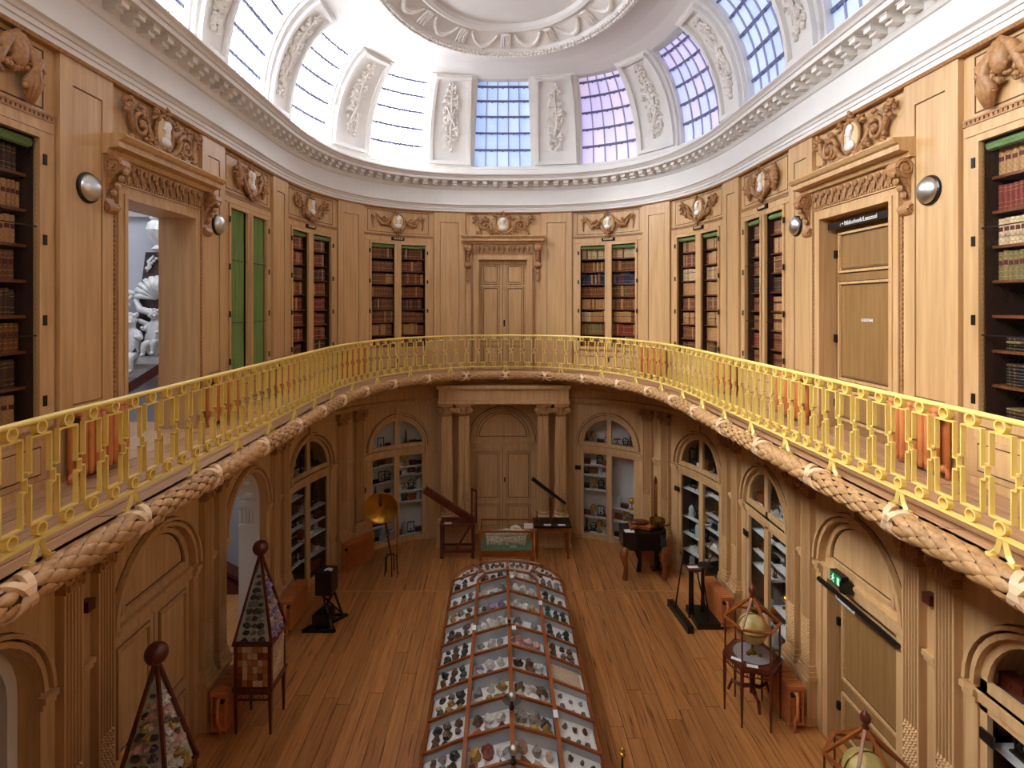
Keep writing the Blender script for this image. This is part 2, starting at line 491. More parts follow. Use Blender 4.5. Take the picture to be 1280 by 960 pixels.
# upper pilaster panels
for sd in (-1, 1):
    for key in ('P0', 'P1', 'P2', 'P3', 'P4', 'P5'):
        a, b = rng(sd, key); a += .02; b -= .02
        mb = MB(W); fr = .15 if b - a > .6 else .13
        wbox(mb, a, a + fr, 0, .055, GAL, TOPW); wbox(mb, b - fr, b, 0, .055, GAL, TOPW)
        wbox(mb, a + fr, b - fr, 0, .055, 7.72, TOPW); wbox(mb, a + fr, b - fr, 0, .055, GAL, 4.75)
        o = obj('pilaster_panel', mb, OAK, wall_of(sd, key))
        obj('field', wbox(MB(W), a + fr + .012, b - fr - .012, 0, .047, 4.762, 7.708), OAK, o)
    # frieze panel and bead moulding over every case
    for key in ('case1', 'case2', 'case3', 'case4'):
        a, b = rng(sd, key)
        mb = MB(W)
        for z0, z1, d in ((7.30, 7.315, .03), (7.345, 7.362, .035)): wbox(mb, a, b, 0, d, z0, z1)
        n = int((b - a) / .045)
        for i in range(n):
            q = a + (i + .5) * (b - a) / n
            mb.box(q - .015, q + .015, 0, .03, 7.315, 7.345)
        obj('bead_moulding', mb, OAKD, wall_of(sd, key))
        mb = MB(W); m = .1                          # frieze panel outline, groove shade painted as dark strips
        for p, q, z0, z1 in ((a + m, b - m, 7.90, 7.912), (a + m, b - m, 7.40, 7.412), (a + m, a + m + .012, 7.412, 7.90), (b - m - .012, b - m, 7.412, 7.90)):
            wbox(mb, p, q, 0, .004, z0, z1)
        obj('frieze_panel', mb, JOINT_SHADE, wall_of(sd, key))
        mb = MB(W)                                  # wainscot drawer below the case
        wbox(mb, a + .08, b - .08, 0, .015, 4.16, 4.50)
        o = obj('wainscot_panel', mb, OAK, wall_of(sd, key))
        obj('field', wbox(MB(W), a + .16, b - .16, .015, .026, 4.22, 4.44), OAK, o)
        mb = MB(W); frame_line(mb, a + .145, b - .145, .015, 4.205, 4.455); obj('joint', mb, JOINT_SHADE, o)  # dark line painting the shade round the raised field
        obj('keyhole', MB(W).box((a + b) / 2 - .025, (a + b) / 2 + .025, .026, .034, 4.33, 4.43), IRON, o)
        obj('baseboard_strip', wbox(MB(W), a, b, 0, .03, GAL, 4.15), OAK, wall_of(sd, key))

# lower pilasters, their pedestals and the carved capitals
def fluted(w, d, n):
    pts = [(-w / 2, 0), (-w / 2, d)]
    f = w * .86 / n
    for i in range(n):
        x0 = -w * .43 + i * f
        pts += [(x0 + f * .14, d), (x0 + f * .3, d - .03), (x0 + f * .7, d - .03), (x0 + f * .86, d)]
    pts += [(w / 2, d), (w / 2, 0)]
    return pts
def pilaster(wall, a, w=.24, dd=.0):
    T = Matrix.Translation((a, dd, 0))
    mb = MB(W); mb.T = T
    mb.column(fluted(w, .085, 5), .80, 3.06)
    p = obj('pilaster', mb, OAK, wall)
    mb = MB(W); mb.T = T
    for z0, z1, e in ((.62, .68, .05), (.68, .73, .035), (.73, .80, .02)):
        mb.box(-w / 2 - e, w / 2 + e, 0, .075 + e, z0, z1)
    obj('base', mb, OAK, p)
    mb = MB(W); mb.T = T                              # woven scales on the lower third
    for i in range(14):
        for j in range(5):
            x = -w * .4 + (j + .5 + (.25 if i % 2 else -.25)) * w * .8 / 5.0; z = .82 + i * .042
            mb.add([(x - .02, .073, z), (x + .02, .073, z), (x + .02, .073, z + .036), (x - .02, .073, z + .036), (x, .105, z + .012)], [(0, 1, 4), (1, 2, 4), (2, 3, 4), (3, 0, 4)])
    obj('scale_carving', mb, OAK, p, kind='stuff')
    mb = MB(W); mb.T = T
    mb.box(-w / 2 - .05, w / 2 + .05, 0, .15, 3.29, 3.34); mb.box(-w / 2, w / 2, 0, .10, 3.06, 3.29)
    for s in (-1, 1):
        mb.tube([(s * (w / 2 + .0), .04, 3.22), (s * (w / 2), .14, 3.22)], .065, 9)
        mb.ball((s * w / 2, .145, 3.22), .03, 6, 4)
    for i in range(5): mb.ball((-w * .36 + i * w * .18, .105, 3.12 + .03 * (2 - abs(i - 2))), (.026, .025, .05), 6, 4)
    obj('capital', mb, OAKD, p)
for sd in (-1, 1):
    for key in ('P1', 'P2', 'P3', 'P4', 'P5'):
        a, b = rng(sd, key); wl = walls[sd]
        mb = MB(W); wbox(mb, a + .02, b - .02, 0, .12, 0, .56); wbox(mb, a, b, 0, .15, .56, .62); wbox(mb, a, b, 0, .145, 0, .10)
        obj('pedestal', mb, OAK, wl)
        w = .235 if b - a > .7 else .21
        pilaster(wl, a + .03 + w / 2, w); pilaster(wl, b - .03 - w / 2, w)
        c0, c1 = a + .05 + w, b - .05 - w
        mb = MB(W); wbox(mb, c0, c1, 0, .05, 2.16, 2.21); wbox(mb, c0, c1, 0, .075, 2.21, 2.26)
        obj('impost_moulding', mb, OAK, wl)
        obj('inner_panel', wbox(MB(W), c0 + .03, c1 - .03, 0, .02, .75, 2.1), OAK, wl)
# centre columns
def column(x, y):
    t = part_empty('column', walls[0], (x, y, 0))
    mb = MB(); k = 32; pts = []
    for i in range(k):
        r = .145 if i % 2 else .120
        pts.append((r * math.cos(2 * PI * i / k), r * math.sin(2 * PI * i / k)))
    vs = []; fs = []
    zs = [.80, 1.3, 2.0, 2.6, 3.08]; sc_ = [1.0, 1.0, .97, .93, .88]
    for z, q in zip(zs, sc_): vs += [(p[0] * q, p[1] * q, z) for p in pts]
    for i in range(4):
        for j in range(k): fs.append((i * k + j, i * k + (j + 1) % k, (i + 1) * k + (j + 1) % k, (i + 1) * k + j))
    mb.add(vs, fs)
    obj('shaft', mb, OAK, t)
    obj('base', MB().box(-.19, .19, -.19, .19, .60, .66).lathe([(.19, .66), (.2, .69), (.18, .72), (.155, .74), (.165, .77), (.145, .80)], k=18), OAK, t)
    mb = MB()
    for i in range(14):
        for j in range(14):
            th = 2 * PI * (j + .5 * (i % 2)) / 14
            if math.sin(th) > .35: continue
            c, s = math.cos(th), math.sin(th); z = .82 + i * .042
            mb.add([(.14 * c + s * .024, .14 * s - c * .024, z), (.14 * c - s * .024, .14 * s + c * .024, z), (.14 * c, .14 * s, z + .04), (.157 * c, .157 * s, z + .012)], [(0, 1, 3), (1, 2, 3), (2, 0, 3)])
    obj('scale_carving', mb, OAK, t, kind='stuff')
    mb = MB().box(-.17, .17, -.17, .17, 3.29, 3.36).lathe([(.125, 3.06), (.15, 3.1), (.14, 3.2), (.16, 3.29)], k=14)
    for sx in (-1, 1):
        mb.tube([(sx * .15, -.17, 3.21), (sx * .15, .17, 3.21)], .07, 9); mb.ball((sx * .15, -.175, 3.21), .03, 6, 4)
    for i in range(5): mb.ball((-.1 + .05 * i, -.15, 3.14), (.024, .03, .045), 6, 4)
    obj('capital', mb, OAKD, t)
for x in (-1.40, -.985, .90, 1.315):
    column(x, 13.33 if abs(x + .04) > 1.2 else 13.36)
for sd in (-1, 1):
    cx_ = -.045 + sd * 1.15
    mb = MB().box(cx_ - .43, cx_ + .43, 13.13, 13.75, 0, .54).box(cx_ - .45, cx_ + .45, 13.11, 13.75, .54, .60).box(cx_ - .45, cx_ + .45, 13.11, 13.75, 0, .08)
    obj('column_pedestal', mb, OAK, walls[0])
mb = MB().box(-1.60, 1.51, 13.16, 13.75, 3.36, 3.44).box(-1.58, 1.49, 13.19, 13.75, 3.44, 3.74).box(-1.62, 1.53, 13.12, 13.75, 3.72, 3.80)
obj('entablature', mb, OAK, walls[0])
for sd in (-1, 1):
    a, b = rng(sd, 'case1')[0 if sd > 0 else 1], (LW if sd > 0 else -LW)
    a = a - sd * .12
    mb = MB(W); a, b = min(a, b), max(a, b); xs = lsp(a, b, .25)
    mb.sweep([(-.05, 3.34), (.12, 3.34), (.12, 3.40), (.16, 3.44), (.10, 3.46), (.10, 3.62), (.2, 3.72), (.22, 3.80), (-.05, 3.80)], xs)
    obj('entablature', mb, OAK, walls[sd])

# ------------------------------------------------------------------ gallery slab, planks
IMAX = 1.0
mb = MB(lerp_map)
n = 220
mb.sweep([(-.03, 3.95), (.12, 3.93), (.3, 3.80), (1.02, 3.80), (1.02, GAL - .035), (-.03, GAL - .035)], [-1 + 2 * i / n for i in range(n + 1)], caps=False)
slab = obj('floor_gallery', mb, PLKG, kind='structure')
mb = MB(RC.map); mb.sweep([(-.02, 3.945), (.07, 3.955), (.085, GAL - .02), (.08, GAL), (-.05, GAL), (-.05, 3.945)], lsp(-RC.L, RC.L, .15), caps=False)
obj('nosing', mb, PLKG, slab)
LN = 6
for l in range(LN):
    cuts = [-.86 + rnd.uniform(0, .1)]
    while cuts[-1] < .86: cuts.append(cuts[-1] + rnd.uniform(.1, .2))
    for c0, c1 in zip(cuts[:-1], cuts[1:]):
        mb = MB(lerp_map)
        m = max(2, int((c1 - c0) / .012))
        mb.sweep([(l / LN + .006, GAL - .035), ((l + 1) / LN - .006, GAL - .035), ((l + 1) / LN - .006, GAL), (l / LN + .006, GAL)], [c0 + .0003 + (c1 - c0 - .0006) * i / m for i in range(m + 1)])
        obj('plank', mb, PLKG, slab)

# ------------------------------------------------------------------ white cornice
loop = lsp(-LW, LW, .16)
mb = MB(W)
mb.sweep([(-.6, 7.985), (.085, 7.985), (.085, 8.035), (.10, 8.04), (.10, 8.085), (.115, 8.09), (.13, 8.12), (.16, 8.14), (.16, 8.155), (.07, 8.165), (.055, 8.18),
          (.055, 8.52), (.08, 8.53), (.10, 8.56), (.11, 8.575), (.11, 8.70), (.36, 8.705), (.36, 8.765), (.38, 8.77), (.40, 8.80), (.44, 8.83), (.44, 8.85),
          (.02, 8.87), (.02, 9.05), (.03, 9.06), (.03, 9.10), (-.6, 9.10)], loop, caps=False)
cornice = obj('trim_1', mb, PLAS, kind='structure')
obj('dark_fillet', MB(W).sweep([(0, 7.955), (.07, 7.955), (.085, 7.985), (0, 7.985)], loop, caps=False), OAKD, cornice)
me = mesh(MB().box(-.055, .055, -.30, -.10, 8.635, 8.70).box(-.055, .055, -.24, -.10, 8.595, 8.635).box(-.065, .065, -.31, -.10, 8.685, 8.702), 'modillion', PLAS)
n = int(26 / .255)
for i in range(n):
    s = (i - n / 2 + .5) * .255
    obj('modillion', me, None, cornice, loc=WC.pt(s, 0, 0), rz=WC.ang(s))

# ------------------------------------------------------------------ vault with its windows
TH = 1.24
def cove(p):
    p = np.asarray(p, float)
    s, e, t = p[:, 0], p[:, 1], p[:, 2]
    d0 = 1.3 * (1 - np.cos(t)); z0 = 9.09 + 2.0 * np.sin(t)
    nd, nz = 2.0 * np.cos(t), -1.3 * np.sin(t); l = np.hypot(nd, nz)
    return W(np.stack([s, d0 + e * nd / l, z0 + e * nz / l], 1))
WIN = [(0, .755)] + [(sg * c, h) for c, h in ((2.62, .735), (5.20, .74), (7.54, .74), (9.87, .76), (12.27, .78), (14.75, .75), (17.2, .75)) for sg in (-1, 1)]
WIN = sorted([(c + S0, h) for c, h in WIN])
def cv_grid(mb, sa, sb, e0, e1, t0, t1, n, fa=None, fb=None, m=1):
    """solid patch of the cove between side lines sa(t), sb(t)"""
    fa = fa or (lambda t: sa); fb = fb or (lambda t: sb)
    vs = []; fs = []
    for i in range(n + 1):
        t = t0 + (t1 - t0) * i / n
        for j in range(m + 1):
            s = fa(t) + (fb(t) - fa(t)) * j / m
            vs += [(s, e0, t), (s, e1, t)]
    q = 2 * (m + 1)
    for i in range(n):
        for j in range(m):
            a = i * q + 2 * j
            fs.append((a, a + 2, a + q + 2, a + q)); fs.append((a + 1, a + q + 1, a + q + 3, a + 3))
        a = i * q; b = i * q + 2 * m
        fs.append((a, a + q, a + q + 1, a + 1)); fs.append((b, b + 1, b + q + 1, b + q))
    for j in range(m):
        a = 2 * j; fs.append((a, a + 1, a + 3, a + 2)); a += n * q; fs.append((a, a + 2, a + 3, a + 1))
    mb.add(vs, fs)
tap = lambda t: 1 - .11 * t / TH
vault = obj('ceiling', cv_grid_mb := MB(cove), PLAS, kind='structure') if False else None
mb = MB(cove)
for (c0, h0), (c1, h1) in zip(WIN[:-1], WIN[1:]):
    m = max(2, int((c1 - h1 - c0 - h0) / .3))
    cv_grid(mb, 0, 0, -.34, 0, -.02, TH + .02, 12, lambda t: c0 + h0 * tap(t), lambda t: c1 - h1 * tap(t), m)
a = WIN[0][0] - WIN[0][1]; b = WIN[-1][0] + WIN[-1][1]
cv_grid(mb, -LW, a, -.34, 0, -.02, TH + .02, 12, m=8); cv_grid(mb, b, LW, -.34, 0, -.02, TH + .02, 12, m=8)
ceiling = obj('ceiling', mb, PLAS, kind='structure')
RG = Curve(2.40, 8.9, 3.22, 2.15)
def ceil_lerp(p):
    p = np.asarray(p, float)
    i = (p[:, 0] + 1) * .5 * (len(WC.x) - 1); k = np.arange(len(WC.x))
    s = np.interp(i, k, WC.s)
    A = W(np.stack([s, .80 + 0 * s, s], 1))
    bx, by = np.interp(i, k, RG.x), np.interp(i, k, RG.y)
    l = p[:, 1]
    return np.stack([A[:, 0] + (bx - A[:, 0]) * l, A[:, 1] + (by - A[:, 1]) * l, p[:, 2]], 1)
mb = MB(ceil_lerp)
mb.sweep([(-.35, 10.99), (.0, 10.985), (.3, 11.07), (.6, 11.12), (1.1, 11.15), (1.1, 11.5), (-.35, 11.5)], [-1 + 2 * i / 240 for i in range(241)], caps=False)
obj('vault_ring', mb, PLAS, ceiling)
G = RG.map; gl = lsp(-RG.L, RG.L, .1)
mb = MB(G); mb.sweep([(0.0, 11.16), (.02, 11.08), (.08, 11.04), (.15, 11.05), (.18, 11.10), (.20, 11.14), (.58, 11.34), (.60, 11.30), (.66, 11.28), (.72, 11.32), (.72, 11.42), (.6, 11.5), (0, 11.5)], gl, caps=False)
rosette = obj('oval_moulding', mb, PLAS, ceiling)
mb = MB(); k = 160; u = np.linspace(-RG.L, RG.L, k + 1)[:-1]
P = G(np.stack([u, .70 + 0 * u, 11.42 + 0 * u], 1))
mb.add([tuple(p) for p in P] + [(p[0], p[1], 11.5) for p in P], [tuple(range(k)), tuple(range(2 * k - 1, k - 1, -1))])
obj('flat_panel', mb, PLAS, ceiling)
mb = MB(G)                                             # wreath of leaves round the oval
i = 0; s = -RG.L
while s < RG.L:
    for j, (d, z) in enumerate(((.03, 11.07), (.09, 11.03), (.15, 11.06))):
        mb.ball((s + .035 * j + rnd.uniform(-.01, .01), d, z), (.05, .04, .028), 6, 4)
    s += .085
obj('wreath', mb, PLASR, rosette, kind='stuff')
NF = 24
for i in range(NF):                                    # festoons between folded drapes
    s0 = -RG.L + 2 * RG.L * (i + .5) / NF; hw = RG.L / NF
    mb = MB(G)
    path = []
    for q in range(9):
        v = -1 + 2 * q / 8; sag = 1 - v * v
        d = .52 - .24 * sag; path.append((s0 + v * hw * .62, d, 11.14 + (d - .20) * .52 - .03))
    mb.tube(path, [.028 + .03 * (1 - abs(-1 + 2 * q / 8)) for q in range(9)], 6)
    obj('festoon', mb, PLASR, rosette)
    mb = MB(G)
    for q in range(5):
        x_ = s0 + hw + (q - 2) * .05
        mb.tube([(x_, .54, 11.29), (x_ + rnd.uniform(-.01, .01), .40, 11.22), (x_, .26 + .05 * (q % 2), 11.14)], [.03, .026, .02], 5)
    mb.ball((s0 + hw, .53, 11.28), (.13, .04, .035), 8, 4)
    obj('drapery', mb, PLASR, rosette)

# piers: raised frame and a hanging trophy in relief
def pier_relief(mb, sc_, seed):
    r = random.Random(seed); sh = r.choice((0, 1, 2))
    t = 1.08
    mb.tube([(sc_, .03, 1.14), (sc_, .035, .9), (sc_ + .02, .03, .6), (sc_, .03, .25)], [.012, .03, .03, .01], 5)
    while t > .22:
        w = .21 * (.45 + .55 * math.sin((t - .1) / 1.05 * PI)) * r.uniform(.7, 1.1)
        for q in range(4):
            a = r.uniform(-1, 1)
            mb.ball((sc_ + a * w, .025, t + r.uniform(-.03, .03)), (r.uniform(.025, .055), r.uniform(.03, .055), r.uniform(.014, .032)), 6, 4)
        if r.random() < .5:
            a = r.choice((-1, 1)); mb.tube([(sc_, .03, t), (sc_ + a * w * .8, .05, t + .03), (sc_ + a * w * 1.2, .03, t - .015)], [.02, .026, .008], 5)
        t -= .045
    if sh == 0:
        mb.tube([(sc_ - .12, .04, .52), (sc_ + .12, .05, .72)], .025, 5); mb.tube([(sc_ + .12, .04, .5), (sc_ - .1, .05, .74)], .025, 5); mb.ball((sc_, .04, .62), (.12, .05, .05), 8, 5)
    elif sh == 1:
        mb.ring(sc_, .66, .05, .09, .0, .05, 0, 2 * PI, 12); mb.tube([(sc_ - .1, .04, .3), (sc_ + .06, .05, .55)], [.015, .03], 5)
    else:
        mb.prism([(sc_ - .13, .5), (sc_ + .08, .53), (sc_ + .12, .68), (sc_ - .08, .70)], 0, .05); mb.tube([(sc_ - .1, .03, .25), (sc_ + .12, .06, .5)], [.012, .03], 5)
for i, ((c0, h0), (c1, h1)) in enumerate(zip(WIN[:-1], WIN[1:])):
    A0 = c0 + h0; B0 = c1 - h1
    fa = lambda t: c0 + h0 * tap(t) + .05; fb = lambda t: c1 - h1 * tap(t) - .05
    mid = lambda t: (fa(t) + fb(t)) / 2
    mb = MB(cove)
    cv_grid(mb, 0, 0, 0, .07, .03, TH, 10, lambda t: mid(t) - (B0 - A0) / 2 + .05, lambda t: mid(t) - (B0 - A0) / 2 + .13)
    cv_grid(mb, 0, 0, 0, .07, .03, TH, 10, lambda t: mid(t) + (B0 - A0) / 2 - .13, lambda t: mid(t) + (B0 - A0) / 2 - .05)
    a, b = (A0 + B0) / 2 - (B0 - A0) / 2 + .13, (A0 + B0) / 2 + (B0 - A0) / 2 - .13
    cv_grid(mb, a, b, 0, .07, .03, .07, 1, m=2); cv_grid(mb, a, b, 0, .07, TH - .05, TH, 1, m=2)
    o = obj('pier_frame', mb, PLAS, ceiling)
    mb = MB(cove); pier_relief(mb, (A0 + B0) / 2, 40 + i)
    obj('trophy_relief', mb, PLASR, o)
# windows: frame, glazing bars and every pane
def pane_col(c):
    if abs(c + .06) < .5: return ('#74AAF4', '#96C0F8')
    if c < 0: return ('#E6EEFF', '#FAFAFF')
    if c < 4: return ('#B8A2EE', '#D4B4E2')
    if c < 6.5: return ('#98A4F4', '#B8A2EA')
    return ('#78A2FA', '#98B8FA')
PANE = {}
for wi, (c, h) in enumerate(WIN):
    side = -1 if c < -.5 else 1
    mb = MB(cove)
    f = lambda u: (lambda t: c + u * h * tap(t))
    g = lambda u, w: (lambda t: c + u * h * tap(t) + w)
    cv_grid(mb, 0, 0, -.20, -.06, 0, TH, 10, f(-1), g(-1, .05)); cv_grid(mb, 0, 0, -.20, -.06, 0, TH, 10, g(1, -.05), f(1))
    cv_grid(mb, 0, 0, -.20, -.06, -.02, .03, 1, f(-1), f(1), 4); cv_grid(mb, 0, 0, -.20, -.06, TH - .02, TH + .02, 1, f(-1), f(1), 4)
    win = obj('window_%d' % (wi + 1), mb, PLAS, kind='structure')
    tt = [.03 + (TH - .05) * i / 6 for i in range(7)]
    for i in range(1, 6):
        mb = MB(cove); cv_grid(mb, 0, 0, -.19, -.13, tt[i] - .013, tt[i] + .013, 1, f(-.96), f(.96), 4)
        for j in range(5):
            u = (j + .5) / 5 * 1.9 - .95
            mb.box(c + u * h * tap(tt[i]) - .02, c + u * h * tap(tt[i]) + .02, -.15, -.115, tt[i] - .02, tt[i] + .006)
        obj('glazing_bar', mb, LEAD, win)
    for j in range(1, 5):
        u = j / 5 * 1.9 - .95
        mb = MB(cove); cv_grid(mb, 0, 0, -.19, -.14, .0, TH, 10, g(u, -.013), g(u, .013))
        obj('glazing_bar', mb, BARW, win)
    ca, cb = pane_col(c)
    r = random.Random(wi)
    for i in range(6):
        for j in range(5):
            u0, u1 = j / 5 * 1.9 - .95, (j + 1) / 5 * 1.9 - .95
            mb = MB(cove); cv_grid(mb, 0, 0, -.172, -.166, tt[i], tt[i + 1], 2, f(u0), f(u1))
            q = 0 if (r.random() < (.6 if i < 3 else .3)) else 1
            key = (side if c > .5 or c < -.5 else 0, ca, q)
            if key not in PANE:
                PANE[key] = clearpane('clear_daylit_pane', (ca, cb)[q], SKY_LEFT) if key[0] < 0 else glow('daylit_pane', (ca, cb)[q], SKY_RIGHT)
            obj('pane', mb, PANE[key], win)
# ------------------------------------------------------------------ doors of the gallery
def panel_frame(mb, a, b, d, z0, z1, w=.028, h=.028):
    for p, q, r, s in ((a, b, z0, z0 + w), (a, b, z1 - w, z1), (a, a + w, z0 + w, z1 - w), (b - w, b, z0 + w, z1 - w)):
        mb.box(p, q, d, d + h, r, s)
ACAN = None
def upper_door(num, sc_, ho, wall, label):
    global ACAN
    root = bpy.data.objects.new('door_%d' % num, None); COL.objects.link(root); props(root, kind='structure')
    mb = MB(W)
    for s in (-1, 1):
        p, q = sorted((sc_ + s * ho, sc_ + s * (ho + .13)))
        mb.box(p, q, 0, .05, GAL, 6.94)
        p, q = sorted((sc_ + s * ho, sc_ + s * (ho + .05))); mb.box(p, q, .05, .065, GAL, 6.86)
    mb.box(sc_ - ho, sc_ + ho, 0, .05, 6.81, 6.94, 4); mb.box(sc_ - ho, sc_ + ho, .05, .065, 6.81, 6.86, 4)
    mb.box(sc_ - ho - .13, sc_ + ho + .13, 0, .07, 6.94, 6.955, 4)
    obj('architrave', mb, OAK, root)
    mb = MB(W)
    for s in (-1, 1):
        x = sc_ + s * (ho + .165)
        mb.box(x - .03, x + .03, 0, .03, GAL, 6.6)
        for i in range(50): mb.box(x - .016, x + .016, .03, .045, GAL + .05 + i * .05, GAL + .083 + i * .05)
    n = 34
    for i in range(n):
        x = sc_ + (i + .5 - n / 2) * 2 * (ho + .13) / n; mb.box(x - .014, x + .014, .04, .08, 6.957, 6.985)
    obj('bead_moulding', mb, OAKD, root)
    obj('frieze_board', MB(W).box(sc_ - ho - .15, sc_ + ho + .15, 0, .045, 6.985, 7.2, 6), OAK, root)
    if ACAN is None:
        a = MB()
        a.ball((0, -.03, .03), (.05, .025, .09), 6, 4); a.ball((-.022, -.06, .09), (.022, .025, .04), 5, 4); a.ball((.022, -.06, .09), (.022, .025, .04), 5, 4); a.ball((0, -.075, .06), (.016, .02, .06), 5, 4)
        ACAN = mesh(a, 'acanthus_leaf', OAKD)
    n = 11
    for i in range(n):
        x = sc_ + (i - (n - 1) / 2) * 2 * (ho + .08) / n
        obj('acanthus_leaf', ACAN, None, root, loc=WC.pt(x, .04, 7.03), rz=WC.ang(x))
    for s in (-1, 1):
        x = sc_ + s * (ho + .27)
        mb = MB(W); w = .058
        mb.prism_dz([(0, 7.2), (.12, 7.2), (.2, 7.15), (.17, 7.02), (.09, 6.9), (.055, 6.76), (.085, 6.67), (.05, 6.6), (0, 6.6)], x - w, x + w)
        for z, d, r in ((7.09, .13, .10), (6.67, .055, .06)):
            for e in (-1, 1): mb.tube([(x + e * (w + .016), d + r * (1 - q / 20) * .85 * math.cos(q * .62), z + r * (1 - q / 20) * .85 * math.sin(q * .62)) for q in range(19)], .014, 5)
            mb.tube([(x - w - .012, d, z), (x + w + .012, d, z)], r, 12); mb.tube([(x - w - .03, d, z), (x + w + .03, d, z)], r * .35, 8)
        for q in range(4): mb.ball((x, .215 - .04 * q, 7.03 - .07 * q), (.045, .025, .04), 6, 4)
        mb.box(x - .04, x + .04, 0, .035, 6.25, 6.57)
        for q in range(4): mb.ball((x, .035, 6.52 - .07 * q), (.03, .02, .025), 6, 4)
        obj('console', mb, OAKD, root)
    mb = MB(W); hw = 1.04
    mb.sweep([(0, 7.195), (.10, 7.2), (.12, 7.25), (.22, 7.265), (.22, 7.32), (.25, 7.335), (.28, 7.375), (.28, 7.39), (0, 7.40)], lsp(sc_ - hw, sc_ + hw, .2))
    obj('hood', mb, OAK, root)
    return root
def prism_dz(self, poly, x0, x1):     # (y,z) polygon extruded along x
    return self.sweep(poly, [x0, x1])
MB.prism_dz = prism_dz
def leaf(root, a, b, d, z0, z1, splits, name='leaf', bead=False, m=OAK, th=.05):
    o = obj(name, MB(W).box(a, b, d - th, d, z0, z1, NS(a, b)), m, root)
    mg = .09 * min(1, (b - a) / .5)
    for p, q in splits:
        mb = MB(W); panel_frame(mb, a + mg, b - mg, d, p, q)
        if bead:
            n = int((q - p) / .05)
            for i in range(n):
                z = p + .03 + (q - p - .06) * (i + .5) / n
                mb.box(a + mg + .024, a + mg + .038, d, d + .014, z - .015, z + .015); mb.box(b - mg - .038, b - mg - .024, d, d + .014, z - .015, z + .015)
        obj('panel_moulding', mb, OAK, o)
        obj('panel', MB(W).box(a + mg + .05, b - mg - .05, d, d + .012, p + .06, q - .06, NS(a, b)), m, o)
        mb = MB(W); frame_line(mb, a + mg - .012, b - mg + .012, d, p - .012, q + .012); frame_line(mb, a + mg + .034, b - mg - .034, d, p + .034, q - .034, .012)
        obj('joint', mb, JOINT_SHADE, o)  # shade along the panel edges painted as dark lines
    return o
d1 = upper_door(1, S0, .60, walls[0], '')
obj('joint', MB(W).box(S0 - .004, S0 + .004, -.12, -.098, GAL, 6.81), JOINT_SHADE, d1)
for a, b in ((-.60, -.004), (.004, .60)):
    o = leaf(d1, a + S0, b + S0, -.10, GAL, 6.81, ((6.22, 6.70), (4.78, 6.14), (4.2, 4.68)))
    if a > -.1: obj('lock_plate', MB(W).box(S0 + .02, S0 + .055, -.10, -.085, 5.15, 5.32).ball((S0 + .04, -.075, 5.27), .022), IRON, o)
for sd, num in ((-1, 2), (1, 3)):
    c = sd * 9.85 + S0
    r = upper_door(num, c, .66, walls[sd], '')
    a, b = rng(sd, 'door')
    mb = MB(W)
    jd = -.42 if sd < 0 else -.30
    mb.box(a, c - .66, jd, 0, GAL, 7.31, 1); mb.box(c + .66, b, jd, 0, GAL, 7.31, 1); mb.box(c - .66, c + .66, jd, 0, 6.81, 7.31, 2)
    obj('jamb', mb, OAK, r)
    obj('threshold', MB(W).box(a, b, -.72, .0, 3.95, GAL - .002, 2), PLKG, r)
    if sd > 0:
        o = leaf(r, c - .66, c + .66, -.16, GAL, 6.81, ((6.1, 6.62), (4.72, 5.98), (4.2, 4.6)), th=.06, bead=True, m=OAKDOOR)
        for z in (6.3, 5.2, 4.35): obj('hinge', MB(W).box(c - .66, c - .6, -.16, -.13, z, z + .1), IRON, o)
def text_on_wall(name, body, s, d, z, size, m, parent, curve=WC, ext=.002):
    cu = bpy.data.curves.new(name, 'FONT'); cu.body = body; cu.size = size; cu.align_x = 'CENTER'; cu.align_y = 'CENTER'; cu.extrude = ext
    cu.materials.append(m)
    o = bpy.data.objects.new(name, cu); COL.objects.link(o)
    bpy.context.view_layer.update()
    me = bpy.data.meshes.new_from_object(o.evaluated_get(bpy.context.evaluated_depsgraph_get()))
    bpy.data.objects.remove(o); me.name = name
    o = bpy.data.objects.new(name, me); COL.objects.link(o)
    a = curve.ang(s)
    t = Vector((math.cos(a), math.sin(a), 0)); n = Vector((math.sin(a), -math.cos(a), 0))
    M = Matrix(((t.x, 0, n.x), (t.y, 0, n.y), (0, 1, 0))).to_4x4()
    M.translation = curve.pt(s, d, z) - world_loc(parent)
    o.parent = parent; o.matrix_local = M; o['kind'] = 'stuff'
    return o
c = 9.85 + S0
sg = obj('hanging_sign', MB(W).box(c - .64, c + .64, -.06, -.04, 6.665, 6.745, 4), BLACK, None, 'black hanging sign bar with white lettering across the right gallery doorway', 'sign', loc=WC.pt(c, -.05, 6.7))
text_on_wall('lettering', '\u2039 \u2022 Bibliotheek/Leeszaal', c - .02, -.036, 6.705, .075, WHITE, sg)
for e in (-.56, .56): obj('cord', MB(W).box(c + e - .002, c + e + .002, -.051, -.047, 6.745, 6.81), IRON, sg)
pl = obj('door_notice', MB(W).box(c - .11, c + .11, -.146, -.143, 5.47, 5.53), OAKDOOR, None, 'tiny white lettering on the dark door leaf behind the right gallery doorway', 'notice', loc=WC.pt(c, -.386, 5.5))
text_on_wall('lettering', 'LEESZAAL', c, -.141, 5.5, .05, WHITE, pl)

